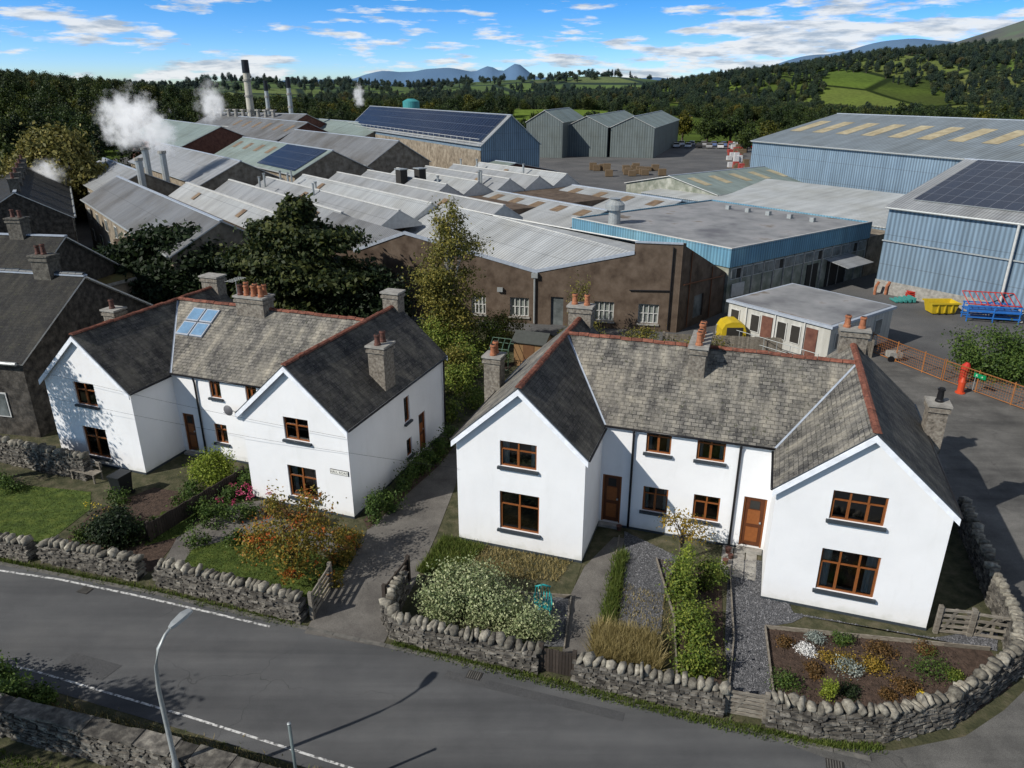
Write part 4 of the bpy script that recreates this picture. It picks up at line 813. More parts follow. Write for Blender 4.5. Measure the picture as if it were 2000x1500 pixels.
for (x,y) in ((-47,4),(-46.5,6.2)): Rf.box(x,x+1.2,y,y+.9,5.2,7.1,INT); Rf.box(x-.1,x+1.3,y-.1,y+1.,7.1,7.2,GALV)
for i in range(14): 
    x=R(-56,-40);y=R(-16,22); Rf.tube([(x,y,4.9),(x,y,6.6+R(0,.5)),(x,y,6.9)],[.12,.12,.2],GALV,8)
W_.obj("walls",E); Rf.obj("roofs",E)
shed("rooflight_shed",-37,-19.4,6.6,16.4,3.8,5.0,LITE,BLUW,rl=(5,BROWNL,1.3,.55,.85,(0,)),ov=.1)
shed("rooflight_shed",-36,-19.4,16.7,27.4,3.8,5.0,LITE,BLUW,rl=(4,BROWNL,1.3,.55,.85,(0,)),ov=.1)
E=empty("flat_roof_workshop",CO,CA); W_=MB();Rf=MB(); x0,x1,y0,y1=-18.5,-1,6.6,26
Rf.box(x0,x1,y0,y1,4.7,4.82,FLAT); 
for (a,b,c,d) in ((x0-.1,x1+.1,y0-.1,y0),(x0-.1,x1+.1,y1,y1+.1),(x0-.1,x0,y0,y1),(x1,x1+.1,y0,y1)): Rf.box(a,b,c,d,3.55,4.95,BLUD)
Rf.box(x0-.14,x1+.14,y0-.14,y0-.02,4.95,5.02,WHF); Rf.box(x1+.02,x1+.14,y0,y1,4.95,5.02,WHF)
W_.box(x0,x1-.05,y0+.02,y1-.02,0,3.7,STAIN)
for i in range(14):
    c=y0+.9+i*1.36; W_.box(x1-.05,x1+.0,c-.6,c+.6,2.55,3.4,WHF); W_.box(x1+.001,x1+.02,c-.54,c-.03,2.6,3.35,DGL); W_.box(x1+.001,x1+.02,c+.03,c+.54,2.6,3.35,DGL if i%4 else INT)
    W_.box(x1-.05,x1+.03,c+.62,c+.74,0,3.5,CONC)
W_.box(x1-.02,x1+.06,y0+.5,y0+2.0,1.2,2.2,WHF)
for (a,b) in ((17,18.6),(20,23)): W_.box(x1-.04,x1+.02,a,b,0,2.3,INT)
W_.slab([(x1,19.5,2.5),(x1+2.2,19.5,2.1),(x1+2.2,23.5,2.1),(x1,23.5,2.5)],.06,GREY)
Rf.tube([(-14.6,7.9,4.8),(-14.6,7.9,6.0),(-14.6,7.9,6.05),(-14.6,7.9,6.5),(-14.6,7.9,6.9),(-14.6,7.9,7.0)],[.55,.5,.85,.85,.4,.55],GALV,16)
for k in range(5): Rf.box(-14+k*2.3,-13.6+k*2.3,22.5,22.9,4.82,5.2,GALV)
W_.obj("walls",E); Rf.obj("roof",E)
E=shed("solar_roof_warehouse",2.4,40,22,46.8,7,10,GREY,BLUW,plinth=1.1)
mb=MB(); kk=3/12.4; P=lambda x,y:(x,y,7+(y-22)*kk+.2)
mb.slab([P(3.4,23.6),P(39,23.6),P(39,34.0),P(3.4,34.0)],.06,SOL,GALV); mb.obj("solar_array",E)
mb=MB(); mb.tube([(12,21.7,6.9),(12,21.7,.3)],.1,WHF,8)
mb.box(2.35,40,21.85,21.93,4.3,4.4,GALV); mb.obj("downpipe",E)
a=math.atan2(-7.1,36.8)
def rotp(x,y):
    c,s=math.cos(CA),math.sin(CA); return (CO[0]+x*c-y*s,CO[1]+x*s+y*c,0)
shed("large_warehouse",0,60,0,30,9,12.3,corr("slate_blue_roof",(.22,.26,.29),.5),BLUW,yr=16,origin=rotp(-34.2,53.7),rot=CA+a,rl=(15,SKYL,1.9,.35,.72,(0,)))
mb=MB(); E=empty("white_roof_link_building",CO,CA); mb.slab([(-33,30.5,3.9),(1.8,30.5,3.9),(1.8,46.5,4.9),(-33,48,4.9)],.1,WHR); mb.box(-33,1.8,30.6,47,0,3.8,BLUW); mb.box(-19,-1,26.2,30.5,0,3.6,BEIGE); mb.obj("building",E)
shed("green_roof_shed",0,32,-15,0,4.2,5.7,GREENR,STAIN,origin=rotp(-39,34),rot=CA+math.pi/2,rl=(8,SKYL,1.3,.4,.8,(1,0)),ov=.2)
E=shed("solar_roof_factory_hall",-64,0,-5,5,8,12.1,GREY,BLUW,origin=rotp(-60.5,31),rot=CA+math.atan2(-6,41))
mb=MB(); P=lambda x,y:(x,y,8+(y+5)*.82+.25); mb.slab([P(-63.5,-4.7),P(-.8,-4.7),P(-.8,-.3),P(-63.5,-.3)],.06,SOL,GALV)
mb.box(-64,0,-5.12,-5.02,0,7.3,BEIGE)
for k in range(27): mb.box(-63+k*2.3,-62.94+k*2.3,-5.3,-5.24,7.9,9,WHF)
mb.box(-64,0,-5.31,-5.25,8.9,8.95,WHF); mb.box(-64,0,-5.31,-5.25,8.4,8.45,WHF); mb.obj("solar_array",E)
rs=[("factory_shed",-100,-62,-14,-4,5.2,7.6,GREY,BEIGE),("factory_shed",-98,-63,-2,9,5.5,8.2,GREENR,BEIGE),("factory_shed",-104,-66,10,20,5.8,8.8,GREYD,BEIGE),("factory_shed",-60,-57.5+2,20,36,4.2,5.8,GREENR,BRICK),
    ("factory_shed",-150,-108,-4,10,6.5,9.5,GREENR,BRICK),("factory_shed",-150,-108,12,26,6.5,9.8,GREYD,BRICK),("factory_shed",-145,-108,28,44,6,9,GREENR,BEIGE),("factory_shed",-58.5,-23,-27,-19.7,5,7,GREYD,BEIGE),("factory_shed",-84,-62,-24.5,-16,5,7,GREY,BEIGE)]
for n_,a_,b_,c_,d_,e_,z_,rm,wm in rs:
    shed(n_,a_,b_,c_,d_,e_,z_,rm,wm,rl=((7,BROWNL,1.5,.5,.8,(0,)) if c_ in(-2,12) else None),wins=(('x',8,1.2,1,2.2),('x',8,1.2,3.2,4.3)) if a_ in (-58.5,-84) else None)
E=empty("rooftop_solar_array",CO,CA); mb=MB(); mb.slab([(-78,-1.6,5.9),(-64,-1.6,5.9),(-64,3.2,8.25),(-78,3.2,8.25)],.05,SOL); mb.obj("panels",E)
E=shed("brick_boiler_house",-14,14,-7,7,8,10.5,GREYD,BRICK,origin=(-57,178,0),rot=-.5)
mb=MB()
for k in range(9): mb.tube([(-12+k*2.3,-2,9.5),(-12+k*2.3,-2,11.2)],.4,CONC,8); mb.box(-12.5+k*2.3,-11.5+k*2.3,-2.5,-1.5,11.1,11.4,CONC)
mb.obj("roof_vents",E)
def fchim(name,x,y,h,r,m,top):
    mb=MB(); mb.tube([(x,y,0),(x,y,h*.85),(x,y,h)],[r*1.1,r*.85,r*.8],m,16); mb.tube([(x,y,h),(x,y,h+.08)],[r*.82,r*.6],INT,16); mb.tube([(x,y,h*.88),(x,y,h+.05)],[r*.95,r*.9],top,16,False)
    for z in (.5,.65,.8): mb.tube([(x,y,h*z),(x,y,h*z+.4)],[r*1.08,r*1.08],CONC,16)
    mb.obj(name,smooth=False)
BEI=M("stack_cream",(.42,.40,.34),1,.7)
fchim("factory_chimney",-58.8,178,21.5,.85,BEI,PIPE); fchim("factory_chimney",-54.2,176,17.3,.5,GALV,PIPE); fchim("factory_chimney",-49.2,176,18,.55,GALV,PIPE)
for (x,y,z) in ((-44,93,9),(-42,93,8.6),(-41.6,86,8.4),(-60,130,9)):
    mb=MB(); mb.tube([(x,y,0),(x,y,z)],.4,GALV,10); mb.tube([(x,y,z),(x,y,z+.3)],[.5,.5],CONC,10); mb.obj("extract_stack")
mb=MB(); TK=M("tank_teal",(.05,.24,.25),2,.5); x,y=-29,228; mb.tube([(x,y,0),(x,y,12.2),(x,y,12.9)],[2.4,2.4,1],TK,24); mb.obj("storage_tank")
GRW=corr("grey_green_cladding",(.15,.18,.18),.6)
for o_,w in (((13.2,193,0),10.5),((24.0,190,0),10.5)):
    shed("grey_warehouse",-50,0,0,w,7.0,9.4,GREENR,GRW,origin=o_,rot=-math.pi/2-.32)
shed("grey_warehouse",-26,0,0,9,8.2,10.8,GREENR,GRW,origin=(3.5,190,0),rot=-math.pi/2-.3)
def car(x,y,rz,col):
    E=empty("parked_car",(x,y,0),rz); mb=MB(); m=M("car_paint",col,1,.3,spec=.6)
    pr=[(-2.1,.35),(-2.15,.75),(-1.7,.95),(-1.2,1.42),(.4,1.45),(1.1,.98),(1.95,.85),(2.1,.6),(2.08,.35)]
    L=[(a,-.85 if b<1 else -.68,b) for a,b in pr]; Q=[(a,-c,b) for a,c,b in L]; mb.poly(L,m); mb.poly(Q[::-1],m)
    for i in range(len(pr)): j=(i+1)%len(pr); mb.poly([L[i],Q[i],Q[j],L[j]],INT if i in (2,4) else m)
    for s in (-1,1): mb.poly([(-1.45,s*.82,1.0),(.95,s*.82,1.0),(.4,s*.72,1.38),(-1.15,s*.72,1.38)],INT)
    for a in (-1.35,1.3):
        for s in (-.78,.78): mb.tube([(a,s-.1,.32),(a,s+.1,.32)],.32,PIPE,12)
    mb.obj("body_and_wheels",E)
cc=[(.6,.6,.6),(.02,.02,.02),(.5,.02,.02),(.1,.15,.3),(.3,.3,.3),(.7,.7,.7)]
for i in range(20): car(47+(i%10)*2.9+R(-.2,.2),221+(i//10)*8-(i%10)*.7,1.3,random.choice(cc))
mb=MB(); pm=[M("pallet_red",(.3,.05,.04),2,.6),M("pallet_white",(.5,.5,.5),2,.6),M("pallet_brown",(.14,.10,.06),2,.8)]
for i in range(34):
    x=R(46,66); y=x*3.55+R(-14,-4)+R(0,10); h=R(.8,1.6); mb.box(x,x+1.1,y,y+1,.12,h,random.choice(pm)); mb.box(x-.05,x+1.15,y-.05,y+1.05,0,.12,pm[2])
for i in range(20):
    x=R(16,30); y=R(146,160); mb.box(x,x+1.4,y,y+1.2,.1,R(.8,1.5),pm[2])
mb.obj("stacked_pallets")
# ------------------------------------------------------------------ yard things
E=empty("prefab_office",CO,CA); mb=MB(); OW=corr("prefab_cladding",(.5,.5,.47),.4,amp=.06)
mb.box(2.7,10.2,2,9.3,.25,2.5,OW); mb.box(2.55,10.35,1.85,9.45,2.5,2.66,LEAD); mb.box(2.8,10.1,2.1,9.2,2.66,2.69,FLAT); mb.box(2.9,10,2.2,9.1,0,.25,DARK)
for c in (3.3,4.9,6.9,7.9): mb.box(c-.36,c+.36,1.94,1.99,.95,2.15,WHF); mb.box(c-.3,c+.3,1.92,1.939,1.01,2.09,INT)
for c in (5.8,9.0): mb.box(c-.4,c+.4,1.94,1.99,.3,2.2,BRICK)
for c in (3.0,4.6,7.6): mb.box(10.21,10.25,c-.45,c+.45,1.0,2.1,WHF); mb.box(10.251,10.27,c-.38,c+.38,1.06,2.04,DGL)
for c in (4.15,6.35,8.45): mb.box(c,c+.08,1.9,1.985,.25,2.5,WHF)
mb.obj("building",E); mb=MB()
for k in range(9): mb.tube([(2.6+k*.95,1.0,0),(2.6+k*.95,1.0,1.1)],.025,GALV,6)
for z in (.55,1.08): mb.tube([(2.6,1.0,z),(10.2,1.0,z)],.022,GALV,6)
mb.box(2.8,10.2,1.05,1.9,.12,.2,OLDW); mb.obj("railing_and_ramp",E)
YEL=M("yellow_plastic",(.5,.36,.02),2,.5); RED=M("red_paint",(.42,.03,.02),2,.5); BLU=M("blue_paint",(.02,.13,.42),2,.5); ORG=M("orange_mesh",(.28,.11,.03),4,.7,island=.3)
mb=MB(); x,y=14.7,47.6; pr=[(-.8,0),(-.8,1.1),(-.6,1.45),(-.2,1.6),(.3,1.6),(.65,1.4),(.8,1.0),(.8,0)]
A_=[(x+a,y-.7,b) for a,b in pr];B_=[(x+a,y+.7,b) for a,b in pr]; mb.poly(A_,YEL); mb.poly(B_[::-1],YEL)
for i in range(len(pr)): j=(i+1)%len(pr); mb.poly([A_[i],B_[i],B_[j],A_[j]],YEL)
mb.box(x-.5,x+.55,y-.73,y-.705,.15,1.25,INT); mb.obj("yellow_grit_bin")
mb=MB()
def skip(mb,x,y,w,d,h,m):
    lo=[(x-w*.4,y-d*.4,.1),(x+w*.4,y-d*.4,.1),(x+w*.4,y+d*.4,.1),(x-w*.4,y+d*.4,.1)]; hi=[(x-w/2,y-d/2,h),(x+w/2,y-d/2,h),(x+w/2,y+d/2,h),(x-w/2,y+d/2,h)]
    mb.poly(lo,m)
    for i in range(4): j=(i+1)%4; mb.poly([lo[i],lo[j],hi[j],hi[i]],m)
    mb.box(x-w/2-.06,x+w/2+.06,y-d/2-.06,y-d/2,h-.12,h,m); mb.box(x-w/2-.06,x+w/2+.06,y+d/2,y+d/2+.06,h-.12,h,m)
    for k in (-.25,0,.25): mb.box(x+k*w-.04,x+k*w+.04,y-d/2-.03,y-d*.43,.2,h-.12,m)
skip(mb,32.6,54.6,2.1,1.3,.95,YEL); skip(mb,41,55,2,1.3,1.0,YEL); mb.obj("yellow_tipping_skip")
E=empty("blue_steel_rack",(35.2,52.6,0),-.25); mb=MB()
for x in (-1.7,0,1.7):
    for y in (-.6,.6): mb.tube([(x,y,0),(x,y,1.2)],.05,BLU,6)
for z in (.35,.78,1.2):
    for y in (-.6,0,.6): mb.box(-1.8,1.8,y-.05,y+.05,z-.04,z+.04,BLU)
mb.box(-1.8,1.8,-.6,.6,.82,.86,BLU); mb.obj("lower_rack",E); mb=MB()
for x in np.linspace(-1.7,1.7,9): mb.tube([(x,-.5,1.26),(x-.35,.5,2.0)],.03,RED,6)
mb.tube([(-2.05,.5,2.0),(1.35,.5,2.0)],.04,RED,6); mb.tube([(-1.7,-.5,1.3),(1.7,-.5,1.3)],.04,RED,6); mb.obj("red_stillage",E)
mb=MB()
for i in range(4): mb.box(32.0+R(0,.1),34.2,58.2+i*.02,59,.1+i*.16,.2+i*.16,RED)
for k in range(3): mb.tube([(30.1+k*.9,60,0),(30.1+k*.9,60,.7),(30.3+k*.9,60,1.1)],.12,random.choice((RED,POT)),8)
mb.obj("red_pipe_stillage")
mb=MB(); TG=M("teal_paint",(.05,.25,.23),2,.5)
for i in range(5): mb.box(30.5+i*.35,30.7+i*.35,57.2,58.3,.1,.2+.06*i,TG)
mb.obj("teal_pallets")
def meshfence(name,a,b,h,m,step=.14):
    a=Vector((*a,0));b=Vector((*b,0));d=(b-a);L=d.length;d/=L; mb=MB()
    for k in range(int(L/2)+2): p=a+d*min(L,k*2); mb.tube([p,p+Vector((0,0,h+.1))],.03,m,6)
    for z in np.arange(.1,h,.16): mb.tube([a+Vector((0,0,z)),b+Vector((0,0,z))],.008,m,4)
    for s in np.arange(0,L,step): p=a+d*s; mb.tube([p+Vector((0,0,.08)),p+Vector((0,0,h))],.007,m,4)
    for z in (.08,h): mb.tube([a+Vector((0,0,z)),b+Vector((0,0,z))],.022,m,6)
    return mb.obj(name)
meshfence("rusty_mesh_gate",(23.3,45.6),(25.2,40.6),1.25,ORG); meshfence("rusty_mesh_gate",(25.25,40.5),(27.3,36.2),1.25,ORG)
meshfence("wire_fence",(16.5,47.2),(19.8,43.9),1.3,GALV,.3)
E=empty("safe_condition_sign",(26.15,38.6,0),-1.15); mb=MB(); GRN=M("sign_green",(.0,.2,.07),2,.5); mb.box(-.35,.35,-.09,-.06,.9,1.15,GRN); mb.tube([(-.25,-.05,.1),(-.25,-.05,1.1)],.02,GALV,6); mb.obj("board",E); text("X",.2,SGN,E,(-.18,-.095,1.02),(math.pi/2,0,0),"cross"); text("\u2192",.18,SGN,E,(.13,-.095,1.02),(math.pi/2,0,0),"arrow")
mb=MB(); ORP=M("orange_red_plastic",(.5,.06,.02),2,.5); x,y=25.2,38.6
mb.tube([(x,y,0),(x,y,.08),(x,y,.1),(x,y,.7),(x,y,.85),(x,y,.95)],[.26,.26,.18,.17,.11,.04],ORP,12); mb.box(x-.2,x+.2,y-.03,y+.03,.55,.62,ORP); mb.obj("fire_point_stand")
mb=MB(); x,y=26.2,40.2
mb.tube([(x,y,0),(x,y,.7)],.2,RED,12); mb.tube([(x,y,.7),(x+.05,y,1.05),(x+.1,y,1.25)],[.22,.24,.1],RED,12); mb.obj("red_covered_extinguisher")
mb=MB(); x,y=24.0,44.0
mb.box(x-.4,x+.4,y-.3,y+.3,.25,.6,CONC); mb.tube([(x-.3,y-.32,.2),(x-.3,y-.28,.2)],.2,PIPE,10); mb.tube([(x+.4,y,.6),(x+.9,y,.8)],.03,PIPE,6); mb.obj("garden_cart")
E=empty("garden_shed",(1.3,43.6,0),-.35); mb=MB(); mb.box(-.95,.95,-.85,.85,0,1.6,SHEDW)
for s in (-1,1): mb.poly([(s*.95,-.85,1.6),(s*.95,.85,1.6),(s*.95,0,1.98)],SHEDW)
for s in (-1,1): mb.slab([(-1.1,s*1.0,1.56),(1.1,s*1.0,1.56),(1.1,0,2.04),(-1.1,0,2.04)],.05,FELT)
mb.box(-.35,.35,-.88,-.855,.05,1.5,M("shed_door",(.13,.065,.03),5,.8)); mb.obj("shed",E)
E=empty("greenhouse",(-.6,43.0,0),-.35); mb=MB(); GF=M("greenhouse_frame",(.08,.14,.1),5,.5)
for x in np.linspace(-.6,.6,4):
    for s in (-1,1): mb.tube([(x,s*.6,0),(x,s*.6,1.3),(x,0,1.8)],.022,GF,4)
for z,y in ((0,.6),(1.3,.6),(1.8,0),(0,-.6),(1.3,-.6)): mb.tube([(-.6,y,z),(.6,y,z)],.022,GF,4)
mb.box(-.58,.58,-.58,.58,.02,.05,SOIL); mb.obj("frame",E)
bush("greenhouse_plants",[(-.6,43,.6,.45,.45,.5)],1200,.05,G_MID)
# ------------------------------------------------------------------ left: stone house, terraces, annexe
SD=M("dark_rubble_stone",[(.3,(.014,.013,.012)),(.5,(.05,.045,.039)),(.7,(.10,.09,.078))],3,.95,bmp=.7,bs=12,bd=.05)
STKD=M("sooty_chimney",[(.3,(.04,.037,.032)),(.7,(.15,.14,.12))],6,.95,bmp=.5)
E=shed("stone_house",-15,0,-4.8,4.8,4.0,6.9,SLM,SD,origin=(-22.2,37.6,0),rot=-.2,wins=(('x',4,1.1,1.0,2.3),))
mb=MB()
for (x,y,n_) in ((-2.0,0,2),(-9,0,3)): stack(mb,x-.5,x+.5,y-.4,y+.4,5,8.0,STKD,STKD); pots(mb,[(x-.3+k*.35,y,8.0) for k in range(n_)],.5,m=POTD)
ridgeline(mb,(-15,0,7.1),(0.2,0,7.1),SILL); mb.obj("chimneys",E)
E=shed("stone_house",-16,0,-4.5,4.5,4.2,7.0,SLM,SD,origin=(-29,48,0),rot=-.15)
mb=MB(); 
for x in (-3,-10): stack(mb,x-.5,x+.5,-.4,.4,5,8.2,STKD,STKD); pots(mb,[(x-.25,0,8.2),(x+.25,0,8.2)],.5,m=POTD)
mb.obj("chimneys",E)
for o_,ln in (((-44.5,68,0),44),((-56,66,0),44)):
    E=shed("terraced_houses",0,ln,-4,4,4.8,7.2,SLM,SD,origin=o_,rot=math.pi/2+.52,wins=(('x',12,.9,1,2.2),('x',12,.9,3.2,4.3)))
    mb=MB()
    for k in range(8): x=2+k*5.6; stack(mb,x-.5,x+.5,-.4,.4,6,8.3,STKD,STKD); pots(mb,[(x-.25,0,8.3),(x+.25,0,8.3)],.45,m=POTD)
    mb.obj("chimneys",E)
E=empty("flat_roof_annexe",(-28.6,54.5,0),-.45); mb=MB(); mb.box(-3,3.2,-6,5,0,3.4,BEIGE); mb.box(-3.2,3.4,-6.2,5.2,3.4,3.6,CONC); mb.box(-3.1,3.3,-6.1,5.1,3.6,3.64,MOSS)
for k in range(4): mb.box(-2.4+k*1.4,-1.6+k*1.4,-6.06,-6.01,1.2,2.3,DGL)
mb.obj("building",E)
# ------------------------------------------------------------------ steam
def steam(name,x,y,z,rx,ry,rz,dens):
    bm=bmesh.new(); bmesh.ops.create_icosphere(bm,subdivisions=3,radius=1); me=bpy.data.meshes.new(name); bm.to_mesh(me); bm.free(); o=bpy.data.objects.new(name,me); COL.objects.link(o); o.location=(x,y,z); o.scale=(rx,ry,rz)
    m=bpy.data.materials.new(name); m.use_nodes=True; nt=m.node_tree; nt.nodes.clear(); out=N(nt,"ShaderNodeOutputMaterial"); pv=N(nt,"ShaderNodeVolumePrincipled"); pv.inputs["Color"].default_value=(1,1,1,1); pv.inputs["Anisotropy"].default_value=-.1
    tc=N(nt,"ShaderNodeTexCoord"); ln=N(nt,"ShaderNodeVectorMath",operation='LENGTH'); nt.links.new(tc.outputs["Object"],ln.inputs[0])
    fall=math_(nt,'SUBTRACT',1.,ln.outputs["Value"]); ns=noise(nt,coord(nt,'World'),.55,7,.7)
    d=math_(nt,'SUBTRACT',math_(nt,'ADD',math_(nt,'MULTIPLY',fall,.42),ns),.61); d=math_(nt,'MULTIPLY',math_(nt,'MAXIMUM',d,0.),dens)
    nt.links.new(d,pv.inputs["Density"]); nt.links.new(math_(nt,'MULTIPLY',d,.4),pv.inputs["Emission Strength"]); pv.inputs["Emission Color"].default_value=(.95,.97,1,1)  # added glow in place of repeated light scattering inside the steam
    nt.links.new(pv.outputs[0],out.inputs["Volume"]); me.materials.append(m); return o
steam("steam_plume",-45.0,93,12.2,5.0,2.8,4.6,4); steam("steam_plume",-42.2,94,10.8,2.4,2,3.2,3.5); steam("steam_plume",-52.0,137,13.4,3.4,3,4.2,2); steam("steam_plume",-55.5,92,6.5,3.0,2,2,3); steam("steam_plume",-39.5,205,14.0,2.0,1.6,4.2,3)
# ------------------------------------------------------------------ distant trees (instanced)
PC=bpy.data.collections.new("tree_prototypes")
def proto(i,blobs,n,s,mat):
    V,F=leafverts(blobs,n,s,26,.2); mb=MB(); mb.tube([(0,0,0),(0,0,4)],[.35,.2],BARK,6)
    V2=np.array(mb.v); F2=np.array([f_ for f_ in mb.f if len(f_)==4]); V=np.concatenate([V,V2]); F=np.concatenate([F,F2+len(V)-len(V2)])
    mi=np.zeros(len(F),np.int32); mi[-len(F2):]=1
    o=mesh_np("tree_proto_%d"%i,V,F,[mat,BARK],mi,None,False); PC.objects.link(o)
proto(0,[(0,0,6.2,3.6,3.6,3.6),(2,.5,4.5,2.4,2.4,2.2),(-2,-.5,4.7,2.5,2.4,2.2),(0,0,3,3,3,2)],2800,.32,FAR[0])
proto(1,[(0,0,5.2,3.2,3.0,3.4),(1.2,-1,7,1.9,1.9,1.8),(-1.8,.6,4,2.2,2.2,2.2)],2500,.32,FAR[1])
proto(2,[(0,0,4.6,2.6,2.6,3.8),(0,0,8,1.5,1.5,2)],2200,.28,FAR[2])
proto(3,[(0,0,4,4.2,3.4,3.0),(2.6,0,3.4,2.2,2,2.2),(-2.6,0,3.2,2.2,2,2.2)],2800,.32,FAR[0])
proto(4,[(0,0,3.4,1.4,1.4,3.2),(0,0,6.8,.9,.9,2.4)],1500,.24,FAR[2])
def vnoise(x,y,s,seed):
    r=np.random.default_rng(seed); o=0
    for k in range(6):
        a=r.uniform(0,2*math.pi); f_=s*r.uniform(.6,1.8); o=o+np.sin((x*math.cos(a)+y*math.sin(a))*f_+r.uniform(0,6))
    return o/2.4
pts=[]
def scatter(n,x0,x1,y0,y1,thr,s,seed,zs=(.8,1.25)):
    x=RNG.uniform(x0,x1,n);y=RNG.uniform(y0,y1,n); k=(vnoise(x,y,s,seed)>thr)&(np.abs(x)<y*.85+40)
    k&=~((np.hypot(x-48,y-425)<60)&(y<450)); z=H_(x,y); k&=(z<66)
    k&=~((x>-95)&(x<95)&(y<238)); k&=~((x>40)&(y<215)&(x<130)); k&=~(np.hypot((x+175)/42,(y-215)/30)<1)
    x=x[k];y=y[k]; sc=RNG.uniform(*zs,len(x)); pts.append(np.stack([x,y,z[k]-.2,sc],1))
scatter(900,-280,-95,100,260,-.8,.03,1,(.7,1.15)); scatter(3600,-520,-80,240,560,-.9,.02,2,(.6,1.1))
scatter(1300,-110,360,240,330,-.3,.03,3,(.5,.95)); scatter(500,130,330,160,260,-.2,.03,13,(.8,1.2)); scatter(4600,-380,700,320,760,.08,.014,4,(.6,1.1)); scatter(7000,-800,1200,700,1400,-.05,.008,5,(.8,1.3))
scatter(5200,200,1050,560,1300,-.35,.013,15,(.8,1.3)); scatter(4200,-900,1700,1300,2300,.0,.005,6,(1.0,1.6))
hand=[(-70,104,.95),(-66,92,.8),(-80,96,1.0),(-70,120,.95),(-84,110,1.1),(-90,90,1.1),(-75,82,.8),(62,205,.8),(70,212,.9),(-66,75,.8),(-62,118,.85),(-75,130,1.0),(-82,142,1.05),(-90,125,1.1),(-74,150,1.0),(-100,150,1.1),(-88,165,1.05),(-80,180,1.1),(-95,195,1.1),(-72,196,1.0),(82,225,1),(90,215,1.1),(98,228,1.1),(105,216,1.0),(113,230,1.2),(120,222,1.1),(76,236,1.1),(60,240,1.0),(30,240,.9),(45,242,.9),(-20,242,.9),(-48,240,1),(-35,236,.8),(53,243,1),(38,246,1),(68,243,1.1),(18,244,.8),(8,240,.9)]
pts.append(np.array([(x,y,0,s) for x,y,s in hand],float))
P=np.concatenate(pts); me=bpy.data.meshes.new("distant_trees"); me.vertices.add(len(P)); me.vertices.foreach_set("co",P[:,:3].astype(np.float32).ravel())
at=me.attributes.new("sc",'FLOAT','POINT'); at.data.foreach_set("value",P[:,3].astype(np.float32)); me.update()
DT=bpy.data.objects.new("distant_trees",me); COL.objects.link(DT)
ng=bpy.data.node_groups.new("scatter","GeometryNodeTree"); ng.interface.new_socket("Geometry",in_out='INPUT',socket_type='NodeSocketGeometry'); ng.interface.new_socket("Geometry",in_out='OUTPUT',socket_type='NodeSocketGeometry')
gi=ng.nodes.new("NodeGroupInput");go=ng.nodes.new("NodeGroupOutput"); m2p=ng.nodes.new("GeometryNodeMeshToPoints"); iop=ng.nodes.new("GeometryNodeInstanceOnPoints"); ci=ng.nodes.new("GeometryNodeCollectionInfo"); ci.inputs["Collection"].default_value=PC; ci.inputs["Separate Children"].default_value=True; ci.inputs["Reset Children"].default_value=True
iop.inputs["Pick Instance"].default_value=True
rv=ng.nodes.new("FunctionNodeRandomValue"); rv.data_type='FLOAT_VECTOR'; rv.inputs[0].default_value=(0,0,0); rv.inputs[1].default_value=(.06,.06,6.28)
na_=ng.nodes.new("GeometryNodeInputNamedAttribute"); na_.data_type='FLOAT'; na_.inputs["Name"].default_value="sc"
L=ng.links.new; L(gi.outputs[0],m2p.inputs[0]); L(m2p.outputs[0],iop.inputs["Points"]); L(ci.outputs[0],iop.inputs["Instance"]); L(rv.outputs[0],iop.inputs["Rotation"]); L(na_.outputs[0],iop.inputs["Scale"]); L(iop.outputs[0],go.inputs[0])
DT.modifiers.new("scatter",'NODES').node_group=ng
# ------------------------------------------------------------------ world, sun, camera
az=Vector((.88,.475,0)).normalized(); el=math.radians(37)
w=bpy.data.worlds.new("World"); scene.world=w; w.use_nodes=True; nt=w.node_tree; bg=nt.nodes["Background"]; bg.inputs[1].default_value=.085
tc=N(nt,"ShaderNodeTexCoord"); sx=N(nt,"ShaderNodeSeparateXYZ"); nt.links.new(tc.outputs["Generated"],sx.inputs[0])
zz=math_(nt,'ADD',math_(nt,'MULTIPLY',math_(nt,'MAXIMUM',sx.outputs[2],0.),2.6),.03); cb=N(nt,"ShaderNodeCombineXYZ"); nt.links.new(sx.outputs[0],cb.inputs[0]);nt.links.new(sx.outputs[1],cb.inputs[1]);nt.links.new(zz,cb.inputs[2])
nm=N(nt,"ShaderNodeVectorMath",operation='NORMALIZE'); nt.links.new(cb.outputs[0],nm.inputs[0])
sk=N(nt,"ShaderNodeTexSky",sky_type='NISHITA'); sk.sun_disc=False; sk.sun_elevation=el; sk.sun_rotation=math.atan2(-az[0],-az[1]); nt.links.new(nm.outputs[0],sk.inputs[0])
hs=N(nt,"ShaderNodeHueSaturation"); hs.inputs["Saturation"].default_value=1.25; nt.links.new(sk.outputs[0],hs.inputs["Color"])
tint=ramp(nt,sx.outputs[2],[(0,(.62,.66,.72)),(.04,(.52,.72,.95)),(.11,(.28,.68,.92)),(.35,(.23,.26,.29)),(.7,(.22,.24,.26))])
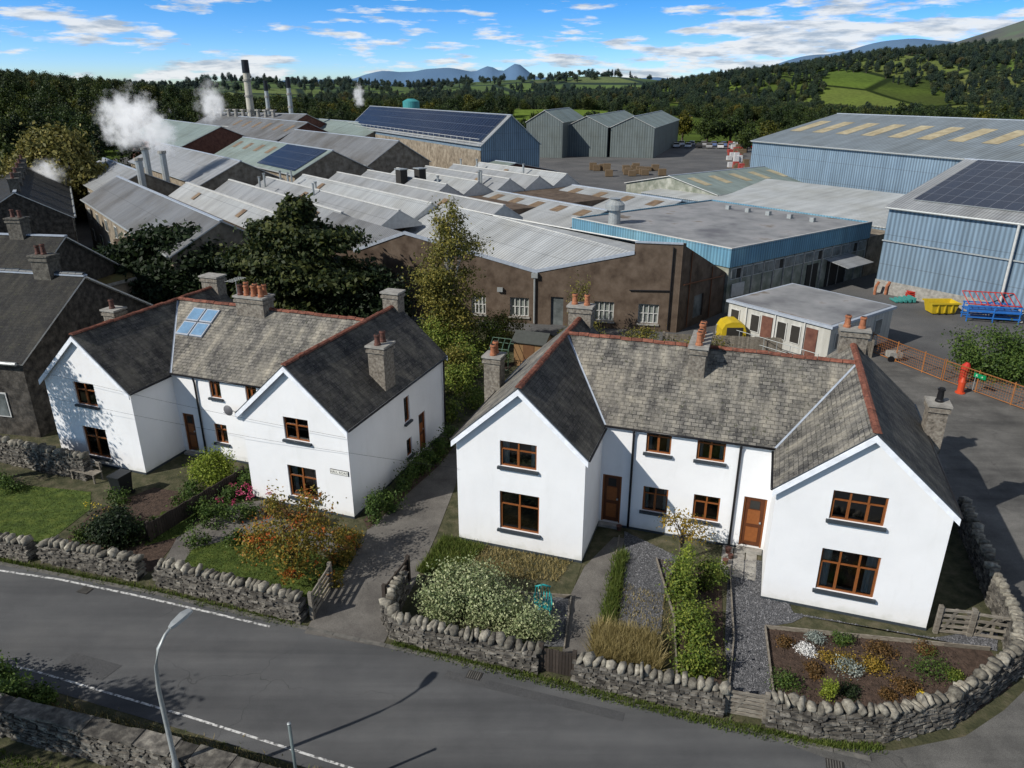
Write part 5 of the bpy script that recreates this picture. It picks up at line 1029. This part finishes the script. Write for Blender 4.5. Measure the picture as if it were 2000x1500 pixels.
v3=mixc(nt,1.,hs.outputs[0],tint,'MULTIPLY'); sc_=N(nt,"ShaderNodeVectorMath",operation='SCALE'); nt.links.new(v3,sc_.inputs[0]); sc_.inputs["Scale"].default_value=2.7
mp=N(nt,"ShaderNodeMapping"); mp.inputs["Scale"].default_value=(10,10,62); nt.links.new(tc.outputs["Generated"],mp.inputs[0])
n1=noise(nt,mp.outputs[0],1.,9,.6); xr=N(nt,"ShaderNodeMapRange"); xr.inputs[1].default_value=.05; xr.inputs[2].default_value=.5; xr.inputs[3].default_value=0.015; xr.inputs[4].default_value=.13; nt.links.new(sx.outputs[0],xr.inputs[0])
zr=N(nt,"ShaderNodeMapRange"); zr.inputs[1].default_value=.02; zr.inputs[2].default_value=.11; zr.inputs[3].default_value=.06; zr.inputs[4].default_value=-.02; nt.links.new(sx.outputs[2],zr.inputs[0])
cl=math_(nt,'ADD',math_(nt,'ADD',n1,xr.outputs[0]),zr.outputs[0]); k=ramp(nt,cl,[(.555,(0,0,0)),(.64,(.9,.9,.9)),(.75,(.97,.97,.97))])
n2=noise(nt,mp.outputs[0],2.2,5); cc_=ramp(nt,n2,[(.36,(.48,.56,.66)),(.55,(.94,.97,1.))]); cs_=N(nt,"ShaderNodeVectorMath",operation='SCALE'); nt.links.new(cc_,cs_.inputs[0]); cs_.inputs["Scale"].default_value=10.5
nt.links.new(mixc(nt,k,sc_.outputs[0],cs_.outputs[0]),bg.inputs[0])
s=bpy.data.lights.new("sun",'SUN'); s.energy=5.0; s.angle=math.radians(.5); s.color=(1,.95,.87); so=bpy.data.objects.new("sun",s); COL.objects.link(so)
dv=Vector((az[0]*math.cos(el),az[1]*math.cos(el),-math.sin(el))); so.rotation_euler=(-dv).to_track_quat('Z','Y').to_euler()
cam=bpy.data.cameras.new("camera"); cam.sensor_width=36; cam.lens=26.1; cam.clip_end=30000; cam.clip_start=.1; co=bpy.data.objects.new("camera",cam); COL.objects.link(co)
co.location=(0,0,16); co.rotation_euler=(math.radians(90-21.8),0,0); scene.camera=co
scene.view_settings.view_transform='Standard'; scene.view_settings.look='None'; scene.view_settings.exposure=0
